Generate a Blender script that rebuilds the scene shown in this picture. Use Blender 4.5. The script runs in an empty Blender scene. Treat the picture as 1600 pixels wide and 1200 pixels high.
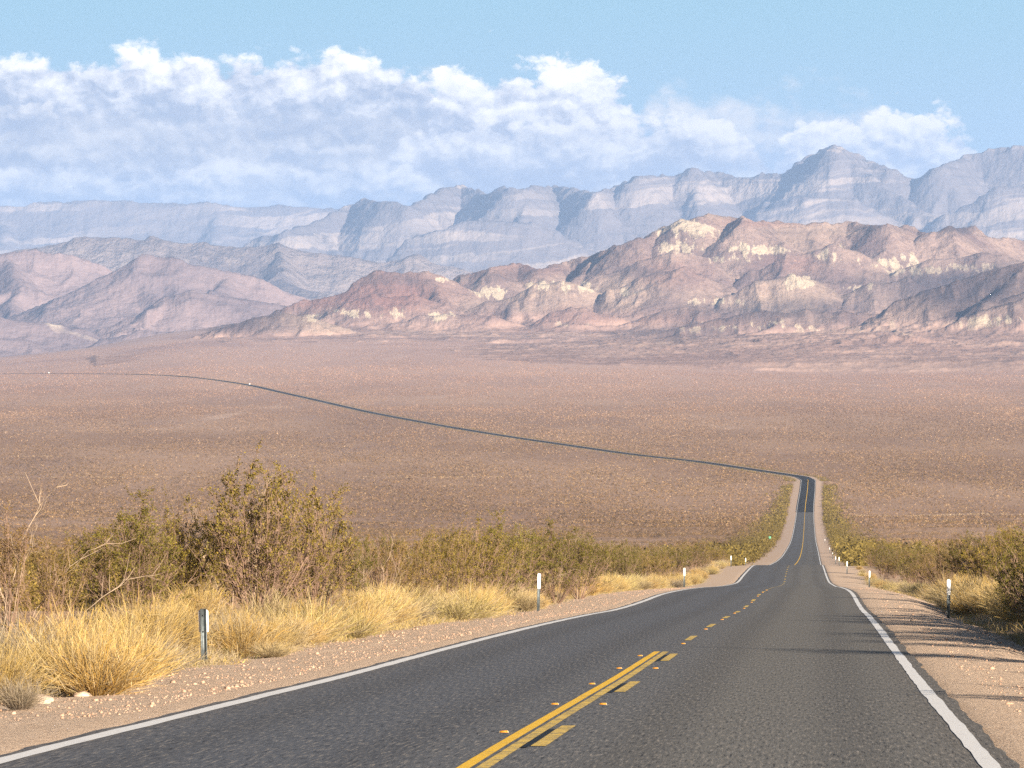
import bpy, math, random
import numpy as np
from mathutils import Vector

random.seed(7); RNG = np.random.default_rng(11)
C = bpy.context.scene.collection
S = bpy.context.scene

# ------------------------------------------------------------------ camera, sun, sky, exposure
F = 7111.0            # focal length in photo pixels (1600 wide)
YH = 500.0            # photo row of the true horizon
SUN_EL = math.radians(16.5); SUN_OFF = math.radians(32.0)     # low sun, behind the viewer and to the right
EXPO = 1.60
cam_d = bpy.data.cameras.new("camera"); cam = bpy.data.objects.new("camera", cam_d); C.objects.link(cam)
cam_d.sensor_width = 36.0; cam_d.lens = 36.0 * F / 1600.0
cam_d.clip_start = 0.5; cam_d.clip_end = 120000.0
cam.location = (0, 0, 0)
cam.rotation_euler = (math.pi / 2 - math.atan((600 - YH) / F), 0, 0)
S.camera = cam
S.view_settings.view_transform = 'Standard'; S.view_settings.look = 'None'
S.view_settings.exposure = EXPO; S.view_settings.gamma = 1.0
S.render.engine = 'CYCLES'
cy = S.cycles
cy.use_denoising = False
cy.max_bounces = 4; cy.diffuse_bounces = 2; cy.glossy_bounces = 1; cy.volume_bounces = 1
cy.transparent_max_bounces = 4; cy.use_adaptive_sampling = False
S.render.use_persistent_data = False

sun_d = bpy.data.lights.new("sun", 'SUN'); sun = bpy.data.objects.new("sun", sun_d); C.objects.link(sun)
sun_d.energy = 5.0; sun_d.angle = math.radians(0.5); sun_d.color = (1.0, 0.87, 0.70)
SUNV = Vector((math.sin(SUN_OFF) * math.cos(SUN_EL), -math.cos(SUN_OFF) * math.cos(SUN_EL), math.sin(SUN_EL)))
sun.rotation_euler = SUNV.to_track_quat('Z', 'Y').to_euler()
sun.location = (60, -120, 60)


class NT:
    """tiny helper round a node tree"""
    def __init__(s, tree): s.t = tree; s.t.nodes.clear()
    def n(s, kind, **kw):
        nd = s.t.nodes.new(kind)
        for k, v in kw.items(): setattr(nd, k, v)
        return nd
    def set(s, sock, v):
        if hasattr(v, 'links') and hasattr(v, 'node'): s.t.links.new(v, sock)
        elif isinstance(v, bpy.types.Node): s.t.links.new(v.outputs[0], sock)
        else:
            if sock.type == 'RGBA' and len(v) == 3: v = (*v, 1)
            sock.default_value = v
    def m(s, op, a, b=0.0, c=0.0, clamp=False):
        nd = s.n('ShaderNodeMath', operation=op, use_clamp=clamp)
        for i, v in enumerate((a, b, c)): s.set(nd.inputs[i], v)
        return nd.outputs[0]
    def v(s, op, a, b=None, out=0):
        nd = s.n('ShaderNodeVectorMath', operation=op); s.set(nd.inputs[0], a)
        if b is not None:
            if op == 'SCALE': s.set(nd.inputs[3], b)
            else: s.set(nd.inputs[1], b)
        return nd.outputs[out]
    def mix(s, f, a, b, mode='MIX'):
        nd = s.n('ShaderNodeMix', data_type='RGBA', blend_type=mode)
        s.set(nd.inputs[0], f); s.set(nd.inputs[6], a); s.set(nd.inputs[7], b); return nd.outputs[2]
    def noise(s, vec, scale, detail=3.0, rough=0.55, dist=0.0, out=0):
        nd = s.n('ShaderNodeTexNoise'); s.set(nd.inputs['Vector'], vec); nd.inputs['Scale'].default_value = scale
        nd.inputs['Detail'].default_value = detail; nd.inputs['Roughness'].default_value = rough
        nd.inputs['Distortion'].default_value = dist; return nd.outputs[out]
    def rng(s, v, a, b, c=0.0, d=1.0, kind='SMOOTHSTEP'):
        nd = s.n('ShaderNodeMapRange', interpolation_type=kind); s.set(nd.inputs[0], v)
        for i, x in zip((1, 2, 3, 4), (a, b, c, d)): s.set(nd.inputs[i], x)
        return nd.outputs[0]
    def attr(s, name, out='Fac'):
        return s.n('ShaderNodeAttribute', attribute_name=name).outputs[out]


def lin(r, g, b):
    f = lambda c: (c / 255.0) / 12.92 if c <= 10 else (((c / 255.0) + 0.055) / 1.055) ** 2.4
    return (f(r), f(g), f(b))


W = bpy.data.worlds.new("World"); S.world = W; W.use_nodes = True
w = NT(W.node_tree)
tc = w.n('ShaderNodeTexCoord').outputs['Generated']
sep = w.n('ShaderNodeSeparateXYZ'); w.set(sep.inputs[0], tc)
# the lowest degrees of a clear winter sky: the sky texture is read a little higher than it is looked at
hi = w.m('ADD', w.m('MULTIPLY', sep.outputs[2], 0.93), 0.17)
cmb = w.n('ShaderNodeCombineXYZ'); w.set(cmb.inputs[0], sep.outputs[0]); w.set(cmb.inputs[1], sep.outputs[1]); w.set(cmb.inputs[2], hi)
sky = w.n('ShaderNodeTexSky', sky_type='NISHITA', sun_disc=False, sun_elevation=SUN_EL, sun_rotation=math.pi - SUN_OFF,
          altitude=600.0, air_density=1.0, dust_density=0.6, ozone_density=1.0)
w.set(sky.inputs[0], w.v('NORMALIZE', cmb.outputs[0]))
# direction in degrees: azimuth from +Y, elevation
az = w.m('MULTIPLY', w.m('ARCTAN2', sep.outputs[0], sep.outputs[1]), 57.29578)
el = w.m('MULTIPLY', w.m('ARCSINE', sep.outputs[2]), 57.29578)
ce = w.n('ShaderNodeCombineXYZ'); w.set(ce.inputs[0], az); w.set(ce.inputs[1], el)
P2 = ce.outputs[0]
DEG = 57.29578 / F
def pdeg(px, py): return ((px - 800) * DEG, (YH - py) * DEG)
warpn = w.noise(w.v('MULTIPLY', P2, (1.0, 1.5, 1.0)), 2.6, 4.0, 0.6, out=1)
P3 = w.v('ADD', P2, w.v('SCALE', w.v('SUBTRACT', warpn, (0.5, 0.5, 0.5)), 0.28))
def billow(vec):
    nd = w.n('ShaderNodeTexVoronoi', feature='F1'); w.set(nd.inputs['Vector'], w.v('MULTIPLY', vec, (1.0, 1.35, 1.0))); nd.inputs['Scale'].default_value = 2.3
    nd.inputs['Detail'].default_value = 4.0; nd.inputs['Roughness'].default_value = 0.5; nd.inputs['Lacunarity'].default_value = 2.2
    nd.normalize = True; return w.m('SUBTRACT', 1.0, w.m('MULTIPLY', nd.outputs['Distance'], 1.25))
b0 = billow(P3); b1 = billow(w.v('ADD', P3, (0.06, 0.10, 0.0)))
fb = w.noise(w.v('MULTIPLY', P2, (0.8, 1.2, 1.0)), 1.5, 8.0, 0.55)
soft = w.noise(w.v('MULTIPLY', P2, (0.28, 1.6, 1)), 1.0, 5, .5)
sepP = w.n('ShaderNodeSeparateXYZ'); w.set(sepP.inputs[0], P3)
K = 1.0 / (2 ** EXPO)
sc = lambda c, k=1.0: tuple(x * K * k for x in lin(*c))
low = w.rng(el, 4.5, 0.8)
skyc = w.mix(low, sc((162, 213, 232)), sc((184, 210, 236)))
# nishita drives the sky away from the cloud band; the band near the horizon is eased to the pale winter blue
bandf = w.m('MULTIPLY', w.rng(w.m('ABSOLUTE', az), 30, 15), w.rng(el, 9, 5))
nish = w.v('SCALE', sky.outputs[0], 0.030)
base = w.mix(w.m('MULTIPLY', bandf, 0.85), nish, skyc)
puff_shade = w.m('SUBTRACT', b0, b1)  # offset noise difference, paints self-shadowing of the puffs into the cloud colour
def layer(col_in, u0, u1, top, base_, opac, white, grey=(176, 183, 202), amp=.9, edge=.22):
    """one bank of cloud: billowing top and soft base, with sunlight and shade put into the colour"""
    cu = (u0 + u1) / 2; a, _ = pdeg(cu, 0); hw = (u1 - u0) / 2 * DEG; _, eb = pdeg(0, base_); H = (base_ - top) * DEG
    x_ = w.m('DIVIDE', w.m('ABSOLUTE', w.m('SUBTRACT', sepP.outputs[0], a)), hw)
    win = w.rng(x_, 1.0, .55, -0.75, 1.0)
    h = w.m('DIVIDE', w.m('SUBTRACT', sepP.outputs[1], eb), H)
    f = w.m('ADD', w.m('SUBTRACT', win, h), w.m('MULTIPLY', w.m('SUBTRACT', b0, .62), amp))
    f = w.m('ADD', f, w.m('MULTIPLY', w.m('SUBTRACT', fb, .5), amp * 1.5))
    d = w.m('MULTIPLY', w.rng(f, 0.0, edge), w.rng(h, -.75, .22))
    d = w.m('MULTIPLY', d, opac)
    lt = w.m('ADD', w.m('MULTIPLY', h, .62), w.m('ADD', w.m('MULTIPLY', puff_shade, 1.5), w.m('MULTIPLY', w.m('SUBTRACT', fb, .5), 1.5)))
    colr = w.mix(w.rng(lt, -.25, .80), sc(grey), sc((255, 247, 240), white))
    return w.mix(d, col_in, colr)
c = base
c = layer(c, -300, 1260, 104, 335, 1.0, 1.0, (170, 175, 192), .42, .35)        # broad grey-blue bank behind
c = layer(c, 900, 1480, 135, 262, .8, 1.05, (184, 198, 222), .8, .5)
c = layer(c, -420, 860, 84, 172, .97, 1.5, (176, 184, 204), .8)
c = layer(c, -120, 130, 158, 196, .85, 1.15)
c = layer(c, 300, 385, 158, 196, .7, 1.15, edge=.4)
c = layer(c, 600, 1060, 98, 235, .92, 1.5, (182, 188, 206), 1.1)
c = layer(c, 500, 1290, 188, 262, .9, 1.25, (184, 190, 208), 1.0)
c = layer(c, 1150, 1590, 172, 290, .95, 1.3, (186, 198, 222), 1.0)
c = layer(c, 400, 560, 222, 246, .7, 1.1, edge=.4)
c2 = layer(c, -300, 860, 252, 318, .85, 1.2, (172, 182, 204), .7, .4)
bg = w.n('ShaderNodeBackground'); w.set(bg.inputs[0], c2); bg.inputs[1].default_value = 1.0
wo = w.n('ShaderNodeOutputWorld'); w.set(wo.inputs[0], bg.outputs[0])

# ------------------------------------------------------------------ numeric helpers
def hash2(ix, iy, seed):
    h = (ix.astype(np.int64) * 374761393 + iy.astype(np.int64) * 668265263 + seed * 1442695041) & 0xFFFFFFFF
    h = ((h ^ (h >> 13)) * 1274126177) & 0xFFFFFFFF
    return ((h ^ (h >> 16)) & 0xFFFFFF) / float(0xFFFFFF)
def vnoise(x, y, seed=0):
    ix = np.floor(x); iy = np.floor(y); fx = x - ix; fy = y - iy
    fx = fx * fx * fx * (fx * (fx * 6 - 15) + 10); fy = fy * fy * fy * (fy * (fy * 6 - 15) + 10)
    a = hash2(ix, iy, seed); b = hash2(ix + 1, iy, seed); c = hash2(ix, iy + 1, seed); d = hash2(ix + 1, iy + 1, seed)
    return (a * (1 - fx) + b * fx) * (1 - fy) + (c * (1 - fx) + d * fx) * fy * 1.0
def fbm(x, y, octv=5, seed=0, gain=0.5):
    s = 0; a = 1.0; t = 0; c, sn = math.cos(.6), math.sin(.6)
    for o in range(octv):
        s = s + a * (vnoise(x, y, seed + o * 17) - 0.5); t += a; a *= gain
        x, y = (x * c - y * sn) * 2.03 + 13.7, (x * sn + y * c) * 2.03 + 7.1
    return s / t * 2
def ridged(x, y, octv=5, seed=0, gain=0.55):
    s = 0; a = 1.0; t = 0; wgt = 1.0; c, sn = math.cos(.6), math.sin(.6)
    for o in range(octv):
        n = 1 - np.abs(2 * vnoise(x, y, seed + o * 17) - 1); n = n * n * wgt; wgt = np.clip(n * 1.6, 0, 1)
        s = s + a * n; t += a; a *= gain
        x, y = (x * c - y * sn) * 2.03 + 13.7, (x * sn + y * c) * 2.03 + 7.1
    return s / t
def pchip(xs, ys):
    xs = np.array(xs, float); ys = np.array(ys, float); h = np.diff(xs); dl = np.diff(ys) / h
    m = np.zeros_like(ys); m[0] = dl[0]; m[-1] = dl[-1]
    for i in range(1, len(xs) - 1):
        if dl[i - 1] * dl[i] > 0:
            w1 = 2 * h[i] + h[i - 1]; w2 = h[i] + 2 * h[i - 1]; m[i] = (w1 + w2) / (w1 / dl[i - 1] + w2 / dl[i])
    def f(x):
        x = np.asarray(x, float); i = np.clip(np.searchsorted(xs, x) - 1, 0, len(h) - 1); t = np.clip((x - xs[i]) / h[i], 0, 1)
        out = ((2*t**3-3*t**2+1)*ys[i] + (t**3-2*t**2+t)*h[i]*m[i] + (-2*t**3+3*t**2)*ys[i+1] + (t**3-t**2)*h[i]*m[i+1])
        out = np.where(x < xs[0], ys[0] + m[0]*(x-xs[0]), out); return np.where(x > xs[-1], ys[-1] + m[-1]*(x-xs[-1]), out)
    return f

def mesh_np(name, V, faces, smooth=False, attrs=None, mat=None, cols=None):
    """faces: (n,k) int array; attrs: {name: per-vertex floats}; cols: {name: per-vertex rgb}"""
    me = bpy.data.meshes.new(name); V = np.ascontiguousarray(V, np.float32)
    if isinstance(faces, list): parts = faces
    else: parts = [faces]
    me.vertices.add(len(V)); me.vertices.foreach_set('co', V.ravel())
    loops = np.concatenate([p.ravel() for p in parts]).astype(np.int32)
    tot = np.concatenate([np.full(len(p), p.shape[1], np.int32) for p in parts])
    st = np.concatenate([[0], np.cumsum(tot)[:-1]]).astype(np.int32)
    me.loops.add(len(loops)); me.loops.foreach_set('vertex_index', loops)
    me.polygons.add(len(tot)); me.polygons.foreach_set('loop_start', st); me.polygons.foreach_set('loop_total', tot)
    if smooth: me.polygons.foreach_set('use_smooth', np.ones(len(tot), bool))
    for k, a in (attrs or {}).items():
        at = me.attributes.new(k, 'FLOAT', 'POINT'); at.data.foreach_set('value', np.ascontiguousarray(a, np.float32))
    for k, a in (cols or {}).items():
        at = me.attributes.new(k, 'FLOAT_COLOR', 'POINT'); c4 = np.ones((len(V), 4), np.float32); c4[:, :3] = a
        at.data.foreach_set('color', c4.ravel())
    me.update(calc_edges=True)
    if mat: me.materials.append(mat)
    return me
def grid_faces(nr, nc):
    i = np.arange(nr - 1)[:, None] * nc + np.arange(nc - 1)[None, :]; i = i.ravel()
    return np.stack([i, i + 1, i + nc + 1, i + nc], 1)
def link(name, me, parent=None, **props):
    o = bpy.data.objects.new(name, me); C.objects.link(o)
    if parent: o.parent = parent
    for k, v in props.items():
        if v: o[k] = v
    return o
def copy_tree(root, loc, rz, scale, label, group=None):
    r = root.copy(); C.objects.link(r); r.location = loc; r.rotation_euler = (0, 0, rz); r.scale = scale
    r['label'] = label
    if group: r['group'] = group
    elif 'group' in r: del r['group']
    for ch in root.children:
        c = ch.copy(); C.objects.link(c); c.parent = r; c.matrix_parent_inverse = ch.matrix_parent_inverse.copy()
        for g in ch.children:
            k = g.copy(); C.objects.link(k); k.parent = c
    return r

# ------------------------------------------------------------------ road line and long profile (metres, camera at the origin)
prof = [(-600, 29), (-60, 1.3), (0, -1.67), (33.4, -3.27), (47.7, -4.02), (58.3, -4.58), (69, -5.12), (84, -5.88), (98.3, -6.62), (118.5, -7.7), (137, -8.72),
        (155, -9.62), (174, -10.52), (190, -11.35), (237, -13.95), (285, -16.7), (326, -18.98), (370, -21.3), (413, -23.1), (483, -26.1),
        (515, -27.75), (600, -32.5), (688, -36.9), (800, -42.3), (970, -49.9), (1573, -73.2), (2061, -84.6), (2386, -85.6), (2700, -86), (60000, -86)]
PZ0 = pchip(*zip(*prof))
xr = [(-600, -42.8), (0, -2.42), (69, 2.2), (137, 6.85), (188, 10.3), (285, 16.6), (326, 19.3), (413, 24.8), (515, 31.4), (688, 43), (970, 61.7), (1573, 101),
      (2061, 133), (2300, 149.5), (2390, 155.5), (2440, 158.5), (2480, 158.6), (2530, 152), (2600, 140.5), (2659, 131), (2755, 114.5), (2898, 80), (3104, 42), (3342, 0), (3662, -51),
      (4132, -118), (4778, -203), (5227, -266), (5662, -330), (6304, -470), (6647, -580), (7195, -809), (8200, -1240), (60000, -23000)]
XC = pchip(*zip(*xr))

rows = [-600, -300, -150, -90, -60, -40, -20, 0]; y = 0.5
while y < 130: rows.append(y); y += 0.5
while y < 9000: rows.append(y); y *= 1.006
while y < 45500: rows.append(y); y *= 1.02
rows = np.array(rows)
PZR = PZ0(rows)
def PZ(y): return np.interp(y, rows, PZR)
def XCr(y): return np.interp(y, rows, XC(rows))

KF = lambda u: np.interp(u, [-1500, -100, 0, 80, 150, 300, 650, 950, 1250, 3500], [-10, -4, 2, 12, 20, 42, 44, 30, 12, 6])
def ground_z(X, Y):
    X = np.asarray(X, float); Y = np.asarray(Y, float)
    v = X - XCr(Y); a = np.abs(v)
    z = PZ(Y).copy()
    near = np.clip(1 - Y / 1800.0, 0, 1)
    # carriageway bed, shoulder, verge
    z = z - np.interp(a, [0, 3.8, 3.95, 4.25, 4.6, 7.0, 9.0, 16, 60], [.07, .06, .03, .02, .03, .12, .12, .25, .6]) * np.where(Y < 9000, 1, 0)
    bank = np.clip((-v - 7.0) / 1.8, 0, 1); bank = bank * bank * (3 - 2 * bank)
    z = z + bank * (0.30 + 0.12 * fbm(X * .25, Y * .25, 3, 5)) * np.clip((400 - Y) / 300, 0, 1)
    off = np.clip((a - 4.35) / 1.2, 0, 1)
    dt = np.clip(1 - np.abs(v - 7.1) / 1.7, 0, 1); z = z - .32 * dt * dt * (3 - 2 * dt) * np.clip((450 - Y) / 300, 0, 1)
    z = z + off * (0.035 * fbm(X * 1.3, Y * 1.3, 3, 9) + 0.02 * fbm(X * 4, Y * 4, 2, 29)) * np.clip((300 - Y) / 200, 0, 1)
    z = z + np.clip((a - 12) / 30, 0, 1) * 0.9 * fbm(X * .03, Y * .03, 4, 3) * np.clip((2500 - Y) / 600, 0.35, 1)
    u = X / np.maximum(Y, 1) * F + 800
    fan = np.clip((Y - 4200) / 5300.0, 0, 1.32) ** 1.6 * KF(u)
    z = z + np.where(Y > 4200, fan, 0)
    z = z + np.clip((Y - 5200) / 3000, 0, 1) * (5.0 * fbm(X / 420.0, Y / 1500.0, 5, 41)) * np.clip(a / 300, 0, 1)
    t = np.clip((Y - np.interp(u, [120, 420], [10200, 12400])) / 1800.0, 0, 1); t = t * t * (3 - 2 * t)
    z = z * (1 - t) + (-175.0) * t
    return z

# ------------------------------------------------------------------ materials
def mat(name):
    m = bpy.data.materials.new(name); m.use_nodes = True; t = NT(m.node_tree)
    b = t.n('ShaderNodeBsdfPrincipled'); o = t.n('ShaderNodeOutputMaterial'); t.t.links.new(b.outputs[0], o.inputs[0])
    b.inputs['Specular IOR Level'].default_value = 0.2
    return m, t, b
def bump(t, b, h, dist, strength=1.0):
    nd = t.n('ShaderNodeBump'); t.set(nd.inputs['Height'], h); nd.inputs['Distance'].default_value = dist
    nd.inputs['Strength'].default_value = strength; t.set(b.inputs['Normal'], nd.outputs[0])

def m_ground():
    m, t, b = mat("desert_ground"); pos = t.n('ShaderNodeNewGeometry').outputs['Position']
    verge = t.attr('verge'); dist = t.attr('dist')
    n1 = t.noise(pos, 0.35, 5, .6); n2 = t.noise(pos, 6.0, 4, .7); n3 = t.noise(pos, 28.0, 3, .7)
    grav = t.mix(t.rng(n2, .3, .7), (.49, .345, .24), (.62, .465, .34))
    grav = t.mix(t.rng(n3, .52, .72), grav, (.80, .64, .49))
    grav = t.mix(t.rng(n3, .44, .30), grav, (.24, .145, .10))
    soil = t.mix(t.rng(n1, .3, .7), (.40, .26, .165), (.52, .36, .24))
    soil = t.mix(t.rng(n2, .55, .75), soil, (.20, .135, .085))
    near = t.mix(verge, soil, grav)
    big = t.noise(t.v('MULTIPLY', pos, (1, .35, 1)), 0.004, 5, .6)
    far = t.mix(t.rng(big, .38, .62), (.27, .165, .105), (.37, .24, .16))
    far = t.mix(t.rng(t.noise(t.v('MULTIPLY', pos, (1, .18, 1)), 0.012, 5, .65), .54, .70, 0, .6), far, (.27, .18, .145))
    far = t.mix(t.rng(t.noise(t.v('MULTIPLY', pos, (1, .12, 1)), 0.007, 4, .6, 1.0), .60, .74, 0, .75), far, (.50, .37, .29))
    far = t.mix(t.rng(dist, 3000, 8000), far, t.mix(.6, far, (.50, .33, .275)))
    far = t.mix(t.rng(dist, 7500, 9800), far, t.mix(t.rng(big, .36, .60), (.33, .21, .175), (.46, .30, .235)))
    far = t.mix(t.m('MULTIPLY', verge, t.rng(dist, 2300, 2900, .85, .35)), far, (.52, .385, .29))
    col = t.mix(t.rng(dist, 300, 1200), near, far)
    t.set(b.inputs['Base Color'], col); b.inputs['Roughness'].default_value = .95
    h = t.m('ADD', t.m('MULTIPLY', n2, .6), t.m('MULTIPLY', n3, .4))
    bump(t, b, t.m('MULTIPLY', h, t.rng(dist, 250, 60)), 0.10)
    return m
def m_asphalt(new=False):
    m, t, b = mat("new_asphalt" if new else "worn_asphalt"); v = t.attr('across'); d = t.attr('along')
    pos = t.n('ShaderNodeNewGeometry').outputs['Position']
    c = t.n('ShaderNodeCombineXYZ'); t.set(c.inputs[0], v); t.set(c.inputs[1], t.m('MULTIPLY', d, 0.055)); q = c.outputs[0]
    sp = t.noise(q, 33.0, 3, .8); sp2 = t.noise(pos, 60, 2, .8)
    if new:
        col = t.mix(sp, (.022, .021, .021), (.038, .037, .037))
    else:
        lane = t.noise(t.v('MULTIPLY', q, (.8, .05, 1)), 1.0, 4, .6)
        cool = (.100, .105, .120); warm = (.150, .142, .130)
        base_ = t.mix(t.rng(t.m('ADD', v, t.m('MULTIPLY', t.m('SUBTRACT', lane, .5), 3.5)), -1.2, 1.6), cool, warm)
        # polished wheel paths of both lanes
        wp = None
        for cx in (-2.75, -1.0, 1.0, 2.75):
            k = t.rng(t.m('ABSOLUTE', t.m('SUBTRACT', v, cx)), .55, .05); wp = k if wp is None else t.m('MAXIMUM', wp, k)
        base_ = t.mix(t.m('MULTIPLY', wp, .30), base_, (.055, .052, .052))
        base_ = t.mix(t.rng(t.m('ABSOLUTE', v), 3.0, 3.9, 0, .45), base_, (.135, .115, .098))
        col = t.mix(t.rng(sp, .52, .70), base_, (.30, .265, .23)); col = t.mix(t.rng(sp, .48, .30), col, (.018, .018, .022))
        col = t.mix(t.rng(t.noise(t.v('MULTIPLY', q, (.6, .12, 1)), 1.0, 5, .6, 1.2), .60, .74, 0, .30), col, (.19, .165, .135))
        col = t.mix(t.rng(d, 150, 800), col, t.mix(.55, col, (.098, .095, .094)))
    t.set(b.inputs['Base Color'], col); b.inputs['Roughness'].default_value = .8
    bump(t, b, t.m('ADD', sp2, t.m('MULTIPLY', sp, .6)), 0.006)
    return m
def m_paint(name, colr, worn, thr):
    m, t, b = mat(name); pos = t.n('ShaderNodeNewGeometry').outputs['Position']
    n = t.noise(pos, 30, 4, .75); n2 = t.noise(pos, 3, 3, .6)
    k = t.rng(t.m('ADD', n, t.m('MULTIPLY', n2, .5)), thr, thr + .14)
    t.set(b.inputs['Base Color'], t.mix(k, colr, worn)); b.inputs['Roughness'].default_value = .6; bump(t, b, n, .003)
    return m
def m_simple(name, c1, c2, scale=8, rough=.9, bd=0.0, metal=0.0, coords='Object'):
    m, t, b = mat(name); tcn = t.n('ShaderNodeTexCoord').outputs[coords]
    n = t.noise(tcn, scale, 4, .6); t.set(b.inputs['Base Color'], t.mix(t.rng(n, .3, .7), c1, c2))
    b.inputs['Roughness'].default_value = rough; b.inputs['Metallic'].default_value = metal
    if bd: bump(t, b, n, bd)
    return m
def m_foliage(name, trans=.25, rnd=.35):
    """colour per vertex (a plant's own leaf colour) with small variation from plant to plant"""
    m, t, b = mat(name); col = t.attr('tint', 'Color'); oi = t.n('ShaderNodeObjectInfo')
    k = t.m('ADD', 1 - rnd / 2, t.m('MULTIPLY', oi.outputs['Random'], rnd))
    c = t.v('SCALE', col, k); t.set(b.inputs['Base Color'], c); b.inputs['Roughness'].default_value = .75
    tr = t.n('ShaderNodeBsdfTranslucent'); t.set(tr.inputs[0], c); mx = t.n('ShaderNodeMixShader'); mx.inputs[0].default_value = trans
    t.t.links.new(b.outputs[0], mx.inputs[1]); t.t.links.new(tr.outputs[0], mx.inputs[2])
    out = [n for n in t.t.nodes if n.type == 'OUTPUT_MATERIAL'][0]; t.t.links.new(mx.outputs[0], out.inputs[0])
    return m
def m_hill(kind):
    m, t, b = mat(kind + "_rock"); pos = t.n('ShaderNodeNewGeometry').outputs['Position']
    sp = t.n('ShaderNodeSeparateXYZ'); t.set(sp.inputs[0], pos)
    nrm = t.n('ShaderNodeNewGeometry').outputs['Normal']; sn = t.n('ShaderNodeSeparateXYZ'); t.set(sn.inputs[0], nrm)
    if kind == 'far':
        wz = t.m('ADD', t.m('ADD', sp.outputs[2], t.m('MULTIPLY', sp.outputs[0], -0.085)), t.m('MULTIPLY', t.noise(pos, .0016, 5, .6), 230))
        c = t.n('ShaderNodeCombineXYZ'); t.set(c.inputs[2], wz); t.set(c.inputs[0], t.m('MULTIPLY', sp.outputs[0], .045))
        bands = t.noise(c.outputs[0], .0115, 2, .55); fine = t.noise(pos, .02, 4, .7)
        col = t.mix(t.m('MULTIPLY', t.rng(bands, .49, .56), t.rng(t.noise(pos, .0007, 3, .6), .36, .55, .2, 1)), (.125, .108, .112), (.30, .245, .21))
        col = t.mix(t.rng(fine, .35, .7, 0, .5), col, (.17, .145, .14))
        bump(t, b, t.noise(t.v('MULTIPLY', pos, (1, 1, .5)), .006, 5, .6), 45)
    elif kind == 'farhill':
        n = t.noise(pos, .0016, 5, .6); fine = t.noise(pos, .016, 5, .7)
        col = t.mix(t.rng(n, .38, .6), (.125, .10, .10), (.22, .175, .16)); col = t.mix(t.rng(fine, .5, .7, 0, .5), col, (.30, .24, .20))
        bump(t, b, t.noise(t.v('MULTIPLY', pos, (1, 1, .6)), .011, 6, .65), 60)
    elif kind == 'mid':
        n = t.noise(pos, .0022, 5, .6); fine = t.noise(pos, .03, 4, .7)
        col = t.mix(t.rng(n, .36, .62), (.15, .112, .118), (.255, .185, .178))
        col = t.mix(t.rng(t.noise(t.v('MULTIPLY', pos, (1, 1, 2.5)), .0035, 4, .6, .8), .62, .76, 0, .85), col, (.55, .45, .34))
        col = t.mix(t.rng(fine, .35, .7, 0, .5), col, (.20, .15, .148))
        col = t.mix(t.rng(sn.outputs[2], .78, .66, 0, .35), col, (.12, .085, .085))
        bump(t, b, t.noise(pos, .02, 6, .6), 13)
    else:
        pale = t.attr('pale'); red = t.attr('red'); dark = t.attr('dark')
        n = t.noise(pos, .006, 6, .62); fine = t.noise(pos, .05, 5, .75); st = t.noise(t.v('MULTIPLY', pos, (1, .22, .30)), .045, 5, .7)
        col = t.mix(t.rng(n, .34, .64), (.165, .112, .105), (.30, .212, .175))
        col = t.mix(t.rng(t.noise(pos, .0016, 3, .5), .48, .66, 0, .5), col, (.37, .275, .20))
        col = t.mix(t.m('MULTIPLY', red, t.rng(n, .2, .6, .55, 1)), col, (.215, .115, .095))
        pk = t.rng(t.m('ADD', pale, t.m('MULTIPLY', t.m('SUBTRACT', st, .5), 4.5)), .58, .80)
        pk = t.m('MULTIPLY', pk, t.rng(pale, .05, .3))
        col = t.mix(t.m('MULTIPLY', pk, .8), col, (.52, .43, .31))
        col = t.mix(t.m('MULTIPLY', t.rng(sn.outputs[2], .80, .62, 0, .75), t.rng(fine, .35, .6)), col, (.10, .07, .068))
        col = t.mix(t.m('MULTIPLY', t.attr('toe'), t.rng(n, .25, .6, .72, 1.0)), col, t.mix(t.rng(t.noise(pos, .004, 4, .6), .4, .62), (.30, .195, .16), (.41, .275, .22)))
        col = t.mix(t.rng(fine, .5, .72, 0, .55), col, (.11, .075, .065))
        col = t.mix(t.rng(fine, .42, .28, 0, .35), col, (.50, .38, .28))
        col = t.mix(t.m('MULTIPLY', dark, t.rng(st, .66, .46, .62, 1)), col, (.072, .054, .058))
        bump(t, b, t.m('MULTIPLY', t.m('ADD', t.noise(pos, .03, 7, .7), t.m('MULTIPLY', st, .3)), t.m('SUBTRACT', 1.0, t.m('MULTIPLY', t.attr('toe'), .85))), 11)
    t.set(b.inputs['Base Color'], col); b.inputs['Roughness'].default_value = .95
    b.inputs['Specular IOR Level'].default_value = .05
    return m
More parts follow.
